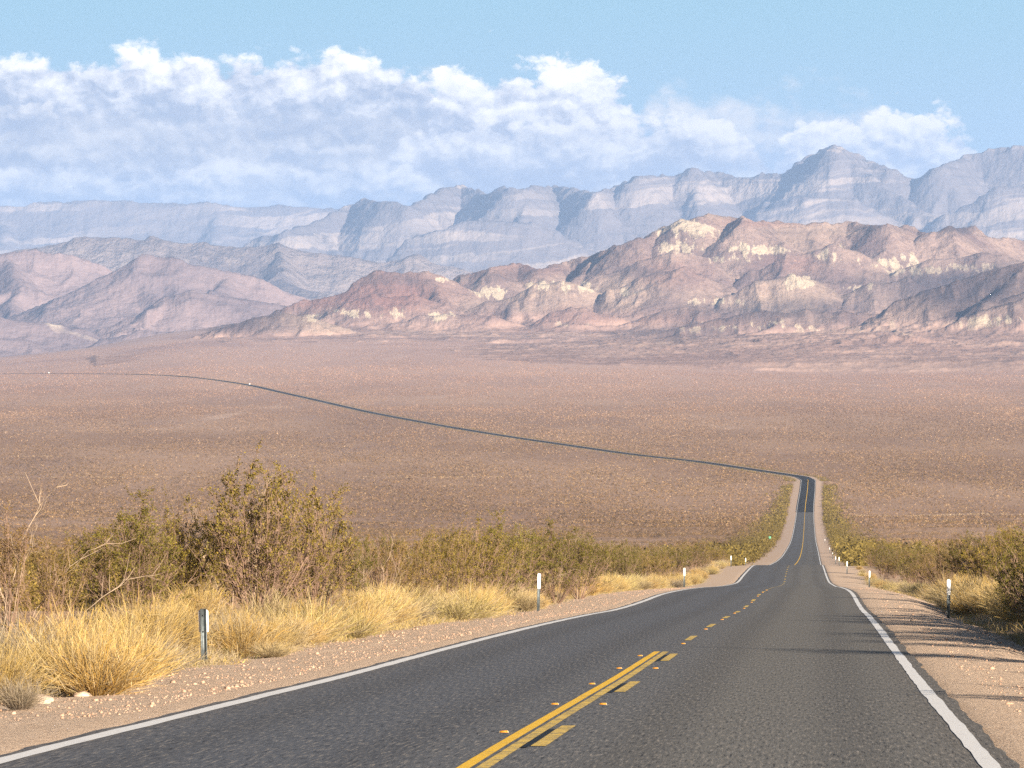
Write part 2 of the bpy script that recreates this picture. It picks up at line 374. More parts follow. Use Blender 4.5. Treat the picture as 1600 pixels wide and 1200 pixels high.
M = dict(ground=m_ground(), road=m_asphalt(), road2=m_asphalt(True),
         white=m_paint("white_road_paint", (.72, .70, .68), (.25, .23, .22), .86),
         yellow=m_paint("yellow_road_paint", (.85, .50, .03), (.40, .27, .07), .80),
         yellow2=m_paint("worn_yellow_road_paint", (.72, .48, .10), (.20, .17, .10), .72),
         black=m_paint("black_road_paint", (.008, .008, .009), (.03, .03, .03), .9),
         bark=m_simple("shrub_bark", (.17, .105, .075), (.30, .20, .145), 3), deadwood=m_simple("bleached_wood", (.27, .20, .14), (.42, .32, .23), 3),
         leaf=m_foliage("olive_leaf"), straw=m_foliage("dry_straw", .35), scrub=m_foliage("scrub_leaf", .15, 0),
         steel=m_simple("galvanised_steel", (.07, .08, .085), (.13, .15, .155), 12, .5, 0, .6), whiteplate=m_simple("white_reflector_plate", (.78, .78, .77), (.68, .68, .68), 9, .5),
         rock=m_simple("pale_rock", (.35, .24, .18), (.54, .43, .34), 5, .9, .02), amber=m_simple("amber_reflector", (.50, .21, .02), (.42, .18, .02), 20, .35),
         ceramic=m_simple("ceramic_marker", (.55, .48, .33), (.45, .4, .28), 20, .4), green=m_simple("green_sign_face", (.10, .34, .20), (.14, .38, .24), 5, .5),
         carwhite=m_simple("white_car_paint", (.8, .8, .8), (.76, .76, .77), 2, .25), glass=m_simple("dark_car_glass", (.02, .025, .03), (.03, .035, .04), 2, .1),
         rubber=m_simple("tyre_rubber", (.02, .02, .02), (.03, .03, .03), 9, .8), f=m_hill('near'), mid=m_hill('mid'), far=m_hill('far'), farhill=m_hill('farhill'),
         track=m_simple("pale_track_dust", (.50, .39, .28), (.58, .46, .34), .2, .95, 0, 0, 'Object'))

# ------------------------------------------------------------------ ground sheet
vc = [0, 2.0, 3.8, 3.95, 4.1, 4.25, 4.45]; x = 4.7
while x < 13: vc.append(x); x += 0.3
while x < 13000: vc.append(x); x *= 1.11
vc = np.array(sorted(set([-q for q in vc] + vc)))
VV, YY = np.meshgrid(vc, rows)
XX = XCr(YY) + VV
# the far fan swings with the road only a little: ease the centre back for the far rows
XX = np.where(YY > 2400, XX * 1.0, XX)
ZZ = ground_z(XX, YY)
nv = np.abs(VV) + 0.8 * fbm(XX * .3, YY * .1, 3, 77)
verge = np.clip((8.2 - nv) / 1.5, 0, 1)
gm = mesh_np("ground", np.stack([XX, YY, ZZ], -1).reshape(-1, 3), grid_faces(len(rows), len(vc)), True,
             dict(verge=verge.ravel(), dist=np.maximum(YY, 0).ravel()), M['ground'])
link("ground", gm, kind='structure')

# ------------------------------------------------------------------ road, paint
def ribbon(y0, y1, v0, v1, lift, name, material, rag=0.0, ncol=2, growth=0.0):
    ys = rows[(rows > y0) & (rows < y1)]; ys = np.concatenate([[y0], ys, [y1]])
    vs = np.linspace(v0, v1, ncol)
    A, B = np.meshgrid(vs, ys)
    if rag:
        e0 = rag * (fbm(ys * .9, ys * 0 + 3, 5, 51)); e1 = rag * (fbm(ys * .9, ys * 0 + 9, 5, 52))
        A[:, 0] += e0; A[:, -1] += e1
    X = XCr(B) + A; Z = PZ(B) + lift + growth * np.clip(B / 1000.0, 0, 8) + fanroad(X, B)
    return mesh_np(name, np.stack([X, B, Z], -1).reshape(-1, 3), grid_faces(len(ys), ncol), True, dict(across=A.ravel(), along=B.ravel()), material)
def fanroad(X, Y):
    u = X / np.maximum(Y, 1) * F + 800
    return np.where(Y > 4200, np.clip((Y - 4200) / 5300.0, 0, 1.25) ** 1.6 * KF(u), 0)
def join_me(name, meshes, mats):
    """join data of several generated ribbons with one material into one mesh"""
    V = []; Fq = []; ac = []; al = []; off = 0
    for me in meshes:
        n = len(me.vertices); co = np.empty(n * 3, np.float32); me.vertices.foreach_get('co', co); V.append(co.reshape(-1, 3))
        f = np.empty(len(me.loops), np.int32); me.loops.foreach_get('vertex_index', f); Fq.append(f.reshape(-1, 4) + off); off += n
        a = np.empty(n, np.float32); me.attributes['across'].data.foreach_get('value', a); ac.append(a)
        a = np.empty(n, np.float32); me.attributes['along'].data.foreach_get('value', a); al.append(a)
    out = mesh_np(name, np.concatenate(V), np.concatenate(Fq), False, dict(across=np.concatenate(ac), along=np.concatenate(al)), mats)
    for me in meshes: bpy.data.meshes.remove(me)
    return out
YN = 1985.0
link("road", ribbon(-150, YN, -3.90, 3.90, 0.0, "road", M['road'], .06, 9), kind='structure')
link("new_road_surface", ribbon(YN, 8000, -4.0, 4.0, 0.03, "new_road_surface", M['road2'], 0, 5, .03), kind='structure')
wl = [ribbon(-100, YN, -3.78, -3.60, .004, "p", None, .018, 2, .006), ribbon(-100, YN, 3.62, 3.765, .004, "p", None, .019, 2, .006),
      ribbon(YN, 5000, -3.78, -3.6, .04, "p", None, 0, 2, .04), ribbon(YN, 5000, 3.6, 3.78, .04, "p", None, 0, 2, .04)]
link("white_edge_markings", join_me("white_edge_markings", wl, M['white']), kind='structure')
ds = [36.6 + 15.1 * i for i in range(-6, 40)]
yl = [ribbon(-100, 72.9, -.185, -.085, .004, "p", None, .004, 2), ribbon(560, YN, -.16, -.02, .006, "p", None, 0, 2, .006),
      ribbon(YN, 2440, -.20, .05, .045, "p", None, 0, 2, .04)]
link("yellow_line_marking", join_me("yellow_line_marking", yl, M['yellow']), kind='structure')
yd = [ribbon(-100, 72.9, -.045, .055, .004, "p", None, .004, 2)]
for s0 in ds:
    c0 = .125 if s0 < 75 else .02
    yd.append(ribbon(s0, s0 + 4.5, c0, c0 + .125, .005, "p", None, .006, 2))
link("yellow_dash_markings", join_me("yellow_dash_markings", yd, M['yellow2']), kind='structure')
link("black_paint_patches", join_me("black_paint_patches", [ribbon(s0 - .3, s0 + 3.6, .06, .12, .006, "p", None, .004, 2) for s0 in ds if s0 < 75], M['black']), kind='structure')

TR = [((146, 1955), (260, 1955), (420, 1960), 16), ((-420, 2490), (-60, 2496), (110, 2475), 22), ((-480, 2885), (-250, 2870), (-130, 2880), 26)]

# ------------------------------------------------------------------ mountains and hills
def px3(px, py, D): return np.array([(px - 800) / F * D, D, (YH - py) / F * D])
def make_range(name, crests, base, u0, u1, d0, d1, nc, nr, spur_gap, steep, material, seed, warp=.05, rough=.12, paint=None, terr=0, front_only=True, spur_len=1.0, concave=1.0, rnd=20.0, nsc=None, onto=True, skirt=0.0):
    """crests: list of (D, spur_scale, [(px,py[,dD])...]) ridge lines in metres; spurs grow from them"""
    rg = np.random.default_rng(seed); segs = []
    def add(A, B, SF=1.0): segs.append((A, B, SF))
    for (D, ss, pts) in crests:
        P = [px3(p[0], p[1], D + (p[2] if len(p) > 2 else 0)) for p in pts]
        for A, B in zip(P[:-1], P[1:]):
            add(A, B, 2.2)
            if skirt: add(A, B, -skirt)
        L = np.cumsum([0] + [np.linalg.norm((b - a)[:2]) for a, b in zip(P[:-1], P[1:])]); Pa = np.array(P)
        s = spur_gap * .3
        while s < L[-1] and ss > 0:
            q = np.array([np.interp(s, L, Pa[:, k]) for k in range(3)]); H = q[2] - base
            if H > 10:
                dirs = [-1] if front_only else [-1, 1]
                for sg in dirs:
                    ang = rg.normal(0, .45) + .12; d = np.array([math.sin(ang), sg * math.cos(ang)])
                    ln = H / steep * rg.uniform(1.0, 1.9) * ss * spur_len; nseg = 4; cur = q.copy(); cur[2] -= 0.02 * H
                    for k in range(nseg):
                        fr = (k + 1) / nseg
                        ang2 = ang + rg.normal(0, .25); d = np.array([math.sin(ang2), sg * math.cos(ang2)])
                        nx = np.array([cur[0] + d[0] * ln / nseg, cur[1] + d[1] * ln / nseg, base + H * (1 - fr) ** 1.25 * rg.uniform(.9, 1.03) - 5])
                        add(cur, nx, 2.5)
                        for side in (-1, 1):
                            if k < 3 and rg.random() < .9:
                                h2 = nx[2] - base; a3 = ang2 + side * rg.uniform(.7, 1.2); l2 = h2 / steep * rg.uniform(.45, .9)
                                mp = nx + np.array([math.sin(a3) * l2 * .5, sg * math.cos(a3) * l2 * .5, -h2 * .28])
                                ep = mp + np.array([math.sin(a3 * .8) * l2 * .5, sg * math.cos(a3 * .8) * l2 * .5, -h2 * .35])
                                add(nx, mp, 2.6); add(mp, ep, 2.8)
                        cur = nx
            s += spur_gap * rg.uniform(.6, 1.5)
    u = np.linspace(u0, u1, nc); tt = np.linspace(0, 1, nr); dd = d0 + (d1 - d0) * tt
    U, DD = np.meshgrid(u, dd); X = (U - 800) / F * DD; Y = DD.copy()
    sz = nsc or spur_gap
    wx = X + warp * sz * 4 * fbm(X / sz * 1.2, Y / sz * 1.2, 5, seed + 1); wy = Y + warp * sz * 4 * fbm(X / sz * 1.2, Y / sz * 1.2, 5, seed + 2)
    # crests themselves stay put laterally: warp only grows away from them
    H = np.full(X.shape, -1e9); Xf = wx.ravel(); Yf = wy.ravel(); Hf = H.ravel(); Hk = np.zeros(Hf.shape)
    for A, B, SF in segs:
        ab = B[:2] - A[:2]; l2 = max(ab @ ab, 1e-6)
        hm = max(A[2], B[2]) - base
        if hm <= 0: continue
        R = hm / steep * (3.2 if SF > 0 else 6.5)
        lo = np.minimum(A[:2], B[:2]) - R; hi_ = np.maximum(A[:2], B[:2]) + R
        ix = np.nonzero((Xf > lo[0]) & (Xf < hi_[0]) & (Yf > lo[1]) & (Yf < hi_[1]))[0]
        if not len(ix): continue
        x_ = Xf[ix]; y_ = Yf[ix]; t = np.clip(((x_ - A[0]) * ab[0] + (y_ - A[1]) * ab[1]) / l2, 0, 1)
        dist = np.hypot(x_ - A[0] - t * ab[0], y_ - A[1] - t * ab[1]); hr = A[2] + t * (B[2] - A[2]) - base
        hr = np.maximum(hr, 1.0); r0 = np.minimum(hr * .35, rnd); dist = np.sqrt(dist * dist + r0 * r0) - r0
        if SF < 0:
            Hk[ix] = np.maximum(Hk[ix], -SF * hr * np.exp(-.42 * steep * dist / hr)); continue
        hh = hr * np.exp(-steep * SF * dist / hr * concave)
        Hf[ix] = np.maximum(Hf[ix], hh)
    H = np.maximum(Hf.reshape(X.shape), 0); Hk = Hk.reshape(X.shape)
    if skirt:
        Hk = Hk * (1 + .10 * fbm(X / 260, Y / 900, 4, seed + 71)); df = (H - Hk) / 8.0; H = Hk + 8.0 * np.where(df > 30, df, np.log1p(np.exp(np.clip(df, -30, 30))))
    rn = ridged(X / sz * 1.7, Y / sz * 1.7, 5, seed + 5, .5); Hn = H / max(H.max(), 1)
    H = H + rough * sz * .5 * (rn - .5) * np.clip(Hn * 3, 0, 1) + rough * sz * .12 * fbm(X / sz * 8, Y / sz * 8, 4, seed + 6, .6) * np.clip(Hn * 4, 0, 1)
    if terr:
        ph = H / terr + .35 * fbm(X / 3000, Y / 3000, 3, seed + 8); fr = ph - np.floor(ph)
        H = H + terr * .55 * (np.clip(fr * 1.8 - .4, 0, 1) - fr) * np.clip(Hn * 3, 0, 1)
    Z = base + H
    if onto:
        G = ground_z(X, Y); kk = 7.0; qq = (Z - G) / kk; Z = G - 6.5 + kk * np.where(qq > 30, qq, np.log1p(np.exp(np.minimum(qq, 30))))
        base = G
    e1 = np.clip(np.minimum(tt, 1 - tt) * 12, 0, 1)[:, None] * np.clip(np.minimum(u - u0, u1 - u) / 110, 0, 1)[None, :]; Z = base - 25 + (Z - base + 25) * e1
    attrs = None
    if paint:
        pu = 800 + X / Y * F; pv = YH - Z / Y * F; attrs = {}
        jx = 26 * fbm(X / 130, Y / 300, 4, seed + 31); jy = 9 * fbm(X / 130, Z / 60, 4, seed + 32)
        attrs['toe'] = np.maximum(np.clip(1 - (Z - ground_z(X, Y) - 2) / 12.0, 0, 1), np.clip(1 - (H - Hk - 5) / 16.0, 0, 1) * .85).ravel()
        for key, lst in paint.items():
            a = np.zeros(X.shape)
            for (cx, cy_, rx, ry, wt) in lst:
                kq = .78 if key == 'pale' else 1.0; r = np.hypot((pu + jx - cx) / (rx * kq), (pv + jy - cy_) / (ry * kq)); a = np.maximum(a, wt * np.clip(1.5 - r * 1.1, 0, 1))
            attrs[key] = a.ravel()
    me = mesh_np(name, np.stack([X, Y, Z], -1).reshape(-1, 3), grid_faces(nr, nc), True, attrs, material)
    return link(name, me, kind='structure')

far_c = [(400, 372), (450, 356), (490, 342), (522, 330), (560, 312), (585, 307), (612, 312), (640, 318), (690, 294), (720, 287), (760, 299), (800, 288), (830, 292), (860, 288), (900, 294), (930, 300),
         (970, 284), (1000, 270), (1030, 272), (1060, 268), (1085, 259), (1110, 270), (1170, 272), (1230, 266), (1262, 243), (1285, 231), (1303, 225),
         (1340, 242), (1390, 262), (1432, 276), (1470, 256), (1510, 238), (1560, 228), (1600, 227), (1750, 215)]
dj = np.random.default_rng(5)
far_c = [(a, b, float(dj.normal(0, 350))) for a, b in far_c]
make_range("distant_mountains", [(34000, .8, [(-250, 330), (-100, 325), (0, 320), (60, 318), (120, 315), (200, 314), (260, 319), (330, 317), (380, 324), (440, 320), (500, 328), (600, 325), (700, 320)])],
           -150, -260, 900, 30500, 36000, 620, 170, 700, .42, M['far'], 101, terr=50, rough=.14, warp=.02, nsc=700, rnd=45)
make_range("blue_mountains", [(27000, 1, far_c), (25200, .7, [(640, 372), (700, 352), (760, 340), (830, 345), (900, 372)]), (25600, .7, [(1190, 330), (1260, 300), (1330, 310), (1400, 340)]),
                              (25300, .7, [(1480, 330), (1560, 290), (1700, 280)])], -150, 240, 1760, 21500, 28600, 1150, 320, 520, .58, M['far'], 202, terr=50, rough=.17, spur_len=.9, warp=.015, nsc=330, rnd=40)
make_range("far_hills", [(20000, .8, [(-150, 410), (-20, 395), (60, 380), (120, 369), (170, 365), (230, 371), (300, 380), (370, 377), (430, 377), (480, 385), (540, 391), (600, 400), (650, 396), (700, 408), (760, 420), (840, 430), (950, 440)])],
           -170, -220, 1000, 16800, 21300, 760, 200, 420, .36, M['farhill'], 303, rough=.16, warp=.03, nsc=500, rnd=50)
make_range("mauve_hills", [(15500, 1, [(-200, 400), (-60, 395), (0, 391), (60, 388), (110, 394), (150, 412), (185, 440)]),
                           (14600, 1, [(150, 440), (195, 408), (225, 396), (262, 399), (330, 412), (400, 434), (470, 458), (540, 480), (620, 500)]),
                           (13300, .7, [(225, 500), (262, 462), (300, 449), (350, 454), (430, 466), (520, 482)]),
                           (12700, .5, [(110, 545), (160, 522), (230, 512), (330, 522)]), (12900, .6, [(-160, 470), (-60, 480), (30, 492), (120, 510)])],
           -165, -220, 760, 11600, 16600, 950, 300, 260, .35, M['mid'], 404, rough=.17, concave=.9, warp=.03, nsc=240, rnd=16, skirt=.38)
pale = [(1085, 360, 75, 22, 1), (1070, 385, 60, 14, 1), (1180, 388, 80, 12, .9), (1150, 405, 60, 10, .6), (1300, 395, 35, 18, .8), (1400, 405, 60, 14, .8), (1440, 420, 60, 12, .8), (1520, 415, 60, 10, .9), (760, 452, 38, 16, 1),
        (700, 436, 30, 6, .9), (850, 448, 40, 10, .9), (900, 452, 34, 12, .95), (990, 458, 40, 12, .8), (545, 492, 40, 14, 1), (625, 486, 34, 16, .9), (690, 494, 40, 10, .8),
        (480, 500, 50, 9, .7), (1245, 443, 45, 12, .8), (1120, 470, 60, 10, .6), (1360, 448, 50, 10, .6), (1080, 515, 60, 10, .6), (1120, 512, 70, 10, .7), (1200, 508, 60, 12, .7), (1320, 515, 90, 12, .8),
        (1400, 515, 40, 14, .8), (1530, 505, 60, 14, 1), (1560, 500, 60, 10, .8), (890, 507, 50, 5, .8), (1000, 540, 60, 6, .5), (640, 515, 70, 5, .5), (240, 535, 60, 6, .7)]
red = [(590, 460, 120, 34, 1), (490, 470, 60, 20, .9), (1200, 345, 80, 8, .5), (820, 425, 80, 16, .5), (1040, 425, 70, 24, .5), (1240, 415, 60, 18, .5), (950, 500, 220, 18, .55), (1380, 545, 180, 22, .55), (1120, 560, 200, 14, .5)]
dark = [(380, 500, 90, 20, .8), (1500, 450, 150, 36, 1), (1560, 440, 90, 40, .9), (1170, 490, 150, 14, .7), (1060, 520, 90, 16, .7), (1494, 354, 28, 8, 1), (800, 432, 60, 8, .6), (1270, 480, 120, 12, .6), (620, 440, 60, 10, .5), (1300, 360, 140, 6, .3), (980, 425, 50, 10, .6)]
PAINT = dict(pale=pale, red=red, dark=dark)
near_c1 = [(700, 436), (735, 420), (770, 411), (810, 406), (850, 414), (880, 404), (930, 394), (1000, 371), (1040, 349), (1075, 336), (1120, 328), (1150, 334), (1165, 340), (1200, 343), (1260, 346), (1330, 344), (1380, 344),
           (1420, 352), (1455, 361), (1472, 358), (1478, 350), (1515, 350), (1522, 361), (1600, 372), (1760, 385)]
near_c1 = [(a, b, float(dj.normal(0, 80))) for a, b in near_c1]
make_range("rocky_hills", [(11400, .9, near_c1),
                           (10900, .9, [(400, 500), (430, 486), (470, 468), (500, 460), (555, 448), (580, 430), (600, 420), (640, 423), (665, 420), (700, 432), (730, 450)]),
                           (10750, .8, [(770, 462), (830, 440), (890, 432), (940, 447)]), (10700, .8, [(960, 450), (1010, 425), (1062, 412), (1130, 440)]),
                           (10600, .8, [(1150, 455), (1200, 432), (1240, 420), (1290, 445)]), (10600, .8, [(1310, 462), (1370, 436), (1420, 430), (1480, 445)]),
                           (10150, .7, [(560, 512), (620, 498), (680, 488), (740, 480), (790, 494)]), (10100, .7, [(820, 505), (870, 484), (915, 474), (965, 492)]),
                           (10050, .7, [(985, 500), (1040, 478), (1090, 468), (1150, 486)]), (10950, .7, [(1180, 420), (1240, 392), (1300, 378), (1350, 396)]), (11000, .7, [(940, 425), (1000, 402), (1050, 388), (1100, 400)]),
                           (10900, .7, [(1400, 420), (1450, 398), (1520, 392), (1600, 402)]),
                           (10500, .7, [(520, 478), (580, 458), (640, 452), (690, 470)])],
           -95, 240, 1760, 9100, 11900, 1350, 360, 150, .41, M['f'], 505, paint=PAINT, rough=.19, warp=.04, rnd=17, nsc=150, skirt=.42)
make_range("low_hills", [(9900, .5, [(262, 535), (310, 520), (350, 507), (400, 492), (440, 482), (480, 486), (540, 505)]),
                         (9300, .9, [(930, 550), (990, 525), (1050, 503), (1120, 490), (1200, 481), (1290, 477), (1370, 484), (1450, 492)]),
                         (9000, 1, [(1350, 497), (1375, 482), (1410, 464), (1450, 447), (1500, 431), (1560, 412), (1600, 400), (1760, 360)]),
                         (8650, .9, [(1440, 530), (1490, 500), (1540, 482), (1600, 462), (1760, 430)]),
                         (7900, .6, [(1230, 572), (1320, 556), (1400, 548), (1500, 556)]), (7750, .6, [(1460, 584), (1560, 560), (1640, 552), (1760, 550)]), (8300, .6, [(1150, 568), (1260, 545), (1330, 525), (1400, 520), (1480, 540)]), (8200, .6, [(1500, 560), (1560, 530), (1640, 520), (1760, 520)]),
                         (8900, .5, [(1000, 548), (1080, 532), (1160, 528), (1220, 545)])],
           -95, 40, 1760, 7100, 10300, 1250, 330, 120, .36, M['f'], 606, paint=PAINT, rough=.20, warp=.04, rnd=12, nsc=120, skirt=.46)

# ------------------------------------------------------------------ haze
hb = [(-15000, -2500, -330), (15000, 47000, 1180)]
hv = np.array([[hb[i][0], hb[j][1], hb[k][2]] for k in (0, 1) for j in (0, 1) for i in (0, 1)], float)
hf = np.array([[0, 2, 3, 1], [4, 5, 7, 6], [0, 1, 5, 4], [2, 6, 7, 3], [0, 4, 6, 2], [1, 3, 7, 5]])
hm = bpy.data.materials.new("haze"); hm.use_nodes = True; ht = NT(hm.node_tree)
pv = ht.n('ShaderNodeVolumePrincipled'); pv.inputs['Color'].default_value = (.375, .585, .985, 1); pv.inputs['Density'].default_value = 2.9e-5; pv.inputs['Anisotropy'].default_value = 0.0
ho = ht.n('ShaderNodeOutputMaterial'); ht.t.links.new(pv.outputs[0], ho.inputs['Volume'])
link("haze", mesh_np("haze", hv, hf, False, None, hm), kind='stuff', label="thin pale blue air between the road and the far mountains")

# ------------------------------------------------------------------ plants: prototypes
def tube_arrays(paths, sides=3):
    """paths: list of (points (n,3), radii (n))"""
    V = []; Fc = []; off = 0; ang = np.arange(sides) * 2 * math.pi / sides; ca, sa = np.cos(ang), np.sin(ang)
    for P, R in paths:
        P = np.asarray(P); n = len(P); T = np.gradient(P, axis=0); T /= np.linalg.norm(T, axis=1)[:, None] + 1e-9
        up = np.array([.31, .17, .2]); A = np.cross(T, up); A /= np.linalg.norm(A, axis=1)[:, None] + 1e-9; B = np.cross(T, A)
        ring = P[:, None, :] + np.asarray(R)[:, None, None] * (A[:, None, :] * ca[None, :, None] + B[:, None, :] * sa[None, :, None])
        V.append(ring.reshape(-1, 3))
        i = np.arange(n - 1)[:, None] * sides; j = np.arange(sides)[None, :]; j2 = (j + 1) % sides
        Fc.append(np.stack([i + j, i + j2, i + sides + j2, i + sides + j], -1).reshape(-1, 4) + off); off += n * sides
    return np.concatenate(V), np.concatenate(Fc)

def rnd_dir(rg, d, spread):
    v = np.asarray(d) + rg.normal(0, spread, 3); return v / np.linalg.norm(v)

def shrub_proto(seed, hgt, wid, nst, leafy, tone, lean=(0, 0), dead=0.0, limbs=()):
    """creosote: many thin stems fanning from the base, twigs, sparse tiny leaves toward the ends"""
    rg = np.random.default_rng(seed); live = []; bare = []; lp = []
    for s in range(nst):
        ph = rg.uniform(0, 2 * math.pi); tilt = rg.beta(1.4, 1.5) * 1.0
        r_end = wid * .5 * tilt; h_end = hgt * (1 - .48 * tilt ** 2) * rg.uniform(.72, 1.03)
        isdead = rg.random() < dead
        n = 7; t = np.linspace(0, 1, n)
        wob = rg.normal(0, .045 * hgt, (n, 3)) * (t[:, None] ** .7); wob[:, 2] *= .3; wob = np.cumsum(wob, 0) * .55
        P = np.stack([math.cos(ph) * (r_end * t ** .85 + .06) + lean[0] * t * hgt, math.sin(ph) * (r_end * t ** .85 + .06) + lean[1] * t * hgt, h_end * t ** (1 + .35 * tilt)], -1) + wob * (0.6 + isdead)
        P[0, 2] = -.08; r0 = rg.uniform(.008, .015) * (hgt / 2.5) * (1.15 if isdead else 1)
        (bare if isdead else live).append((P, r0 * (1 - .72 * t)))
        nb = rg.integers(6, 10)
        for b_ in range(nb):
            tb = rg.uniform(.22, .97); i0 = np.array([np.interp(tb, t, P[:, k]) for k in range(3)])
            ax = np.array([np.interp(min(tb + .1, 1), t, P[:, k]) for k in range(3)]) - np.array([np.interp(max(tb - .1, 0), t, P[:, k]) for k in range(3)])
            ax /= np.linalg.norm(ax) + 1e-9; d = rnd_dir(rg, ax + np.array([0, 0, .15]), .40); ln = hgt * rg.uniform(.12, .30) * (1.15 - .5 * tb)
            m_ = 4; tt = np.linspace(0, 1, m_); Q = i0 + d * ln * tt[:, None] + np.cumsum(rg.normal(0, .022 * hgt, (m_, 3)) * tt[:, None], 0)
            (bare if isdead else live).append((Q, r0 * .45 * (1 - .6 * tt)))
            for c_ in range(rg.integers(3, 6)):
                tc_ = rg.uniform(.25, 1); q0 = np.array([np.interp(tc_, tt, Q[:, k]) for k in range(3)])
                d2 = rnd_dir(rg, d, .45); l2 = ln * rg.uniform(.3, .65); e = q0 + d2 * l2
                mid = (q0 + e) / 2 + rg.normal(0, .012, 3)
                (bare if isdead else live).append((np.array([q0, mid, e]), np.array([.0042, .0034, .0022]) * (hgt / 2.5)))
                if not isdead and rg.random() < leafy * (.08 + .95 * tb):
                    k = rg.integers(12, 24); f = rg.uniform(.2, 1.05, k)[:, None]
                    lp.append(q0 + (e - q0) * f + rg.normal(0, .022, (k, 3)))
    for pts in limbs:
        pts = np.array(pts, float); tt = np.linspace(0, 1, 14); src = np.linspace(0, 1, len(pts))
        P = np.stack([np.interp(tt, src, pts[:, k]) for k in range(3)], -1); P[1:-1] = (P[:-2] + 2 * P[1:-1] + P[2:]) / 4; P[1:] += rg.normal(0, .018, (13, 3))
        bare.append((P, .017 * (1 - .8 * tt)))
        for q in range(9):
            a = rg.integers(5, 13); d2 = rnd_dir(rg, P[a] - P[a - 1] + np.array([0, 0, .05]), .09); d2 = rnd_dir(rg, d2, .35); l2 = rg.uniform(.25, .6)
            bare.append((np.array([P[a], P[a] + d2 * l2 * .5 + rg.normal(0, .02, 3), P[a] + d2 * l2 + [0, 0, .05]]), np.array([.007, .005, .003])))
    V1, F1 = tube_arrays(live); me_b = mesh_np("branches", V1, F1, False, None, M['bark'])
    me_d = None
    if bare: V2, F2 = tube_arrays(bare); me_d = mesh_np("dead_branches", V2, F2, False, None, M['deadwood'])
    L = np.concatenate(lp); n = len(L); A = rg.normal(0, 1, (n, 3)); A /= np.linalg.norm(A, axis=1)[:, None]; A[:, 2] = np.abs(A[:, 2])
    B = np.cross(A, rg.normal(0, 1, (n, 3))); B /= np.linalg.norm(B, axis=1)[:, None]
    sz = rg.uniform(.011, .026, n)[:, None] * (hgt / 2.5); Vq = np.stack([L - B * sz * .5, L + A * sz * 1.3 - B * sz * .15, L + A * sz * 1.6 + B * sz * .4, L + B * sz * .6], 1).reshape(-1, 3)
    Fq = np.arange(4 * n).reshape(-1, 4)
    col = np.array(tone)[None, :] * rg.uniform(.62, 1.4, (n, 1)); yl_ = (rg.random(n) < .22)[:, None]; col = np.where(yl_, col * np.array([1.2, 1.08, .9]), col)
    me_l = mesh_np("foliage", Vq, Fq, False, None, M['leaf'], dict(tint=np.repeat(col, 4, 0)))
    return me_b, me_l, me_d

def grass_proto(seed, hgt, wid, nbl, tone, tone2, bushy=.9):
    rg = np.random.default_rng(seed); V = []; colr = []; n = nbl
    ph = rg.uniform(0, 2 * math.pi, n); tilt = rg.beta(1.3, 1.2, n) * 1.05; rb = rg.uniform(0, .16, n) * wid
    ln = hgt * rg.uniform(.55, 1.08, n); dx = np.cos(ph) * np.sin(tilt); dy = np.sin(ph) * np.sin(tilt); dz = np.cos(tilt)
    cl = fbm(ph * 1.3, tilt * 3, 3, seed); ln *= 1 + .28 * cl
    base = np.stack([np.cos(ph) * rb, np.sin(ph) * rb, np.full(n, -.03)], -1)
    D = np.stack([dx * wid / hgt * .75, dy * wid / hgt * .75, dz], -1)
    P0 = base; P1 = base + D * ln[:, None] * .5 + rg.normal(0, .04, (n, 3)); P2_ = base + D * ln[:, None] + rg.normal(0, .07, (n, 3)); P2_[:, 2] -= .12 * ln * np.sin(tilt)
    # fine side stalks
    m_ = int(n * bushy * 2); src = rg.integers(0, n, m_); f = rg.uniform(.3, .95, m_)[:, None]; Q0 = P0[src] + (P2_[src] - P0[src]) * f
    dd = D[src] + rg.normal(0, .45, (m_, 3)); Q2 = Q0 + dd * rg.uniform(.10, .26, m_)[:, None] * hgt; Q1 = (Q0 + Q2) / 2
    A0 = np.concatenate([P0, Q0]); A1 = np.concatenate([P1, Q1]); A2 = np.concatenate([P2_, Q2]); N = len(A0)
    A0[:, 2] = np.maximum(A0[:, 2], -.03); A1[:, 2] = np.maximum(A1[:, 2], .01); A2[:, 2] = np.maximum(A2[:, 2], .02)
    sd = rg.normal(0, 1, (N, 3)); T = A2 - A0; sd = np.cross(T, sd); sd /= np.linalg.norm(sd, axis=1)[:, None] + 1e-9; wdt = rg.uniform(.002, .0046, N)[:, None]
    Vv = np.stack([A0 - sd * wdt, A0 + sd * wdt, A1 - sd * wdt * .8, A1 + sd * wdt * .8, A2 - sd * wdt * .25, A2 + sd * wdt * .25], 1).reshape(-1, 3)
    i = np.arange(N)[:, None] * 6; Fq = np.concatenate([i + np.array([[0, 1, 3, 2]]), i + np.array([[2, 3, 5, 4]])])
    k = rg.random((N, 1)); c = np.array(tone) * k + np.array(tone2) * (1 - k); c = c * rg.uniform(.65, 1.2, (N, 1)); gr = (rg.random((N, 1)) < .12); c = np.where(gr, np.array([[.34, .26, .18]]) * rg.uniform(.6, 1.1, (N, 1)), c)
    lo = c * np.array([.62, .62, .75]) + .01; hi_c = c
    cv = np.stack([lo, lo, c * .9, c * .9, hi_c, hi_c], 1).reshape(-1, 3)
    return mesh_np("dry_grass_blades", Vv, Fq, False, None, M['straw'], dict(tint=cv))

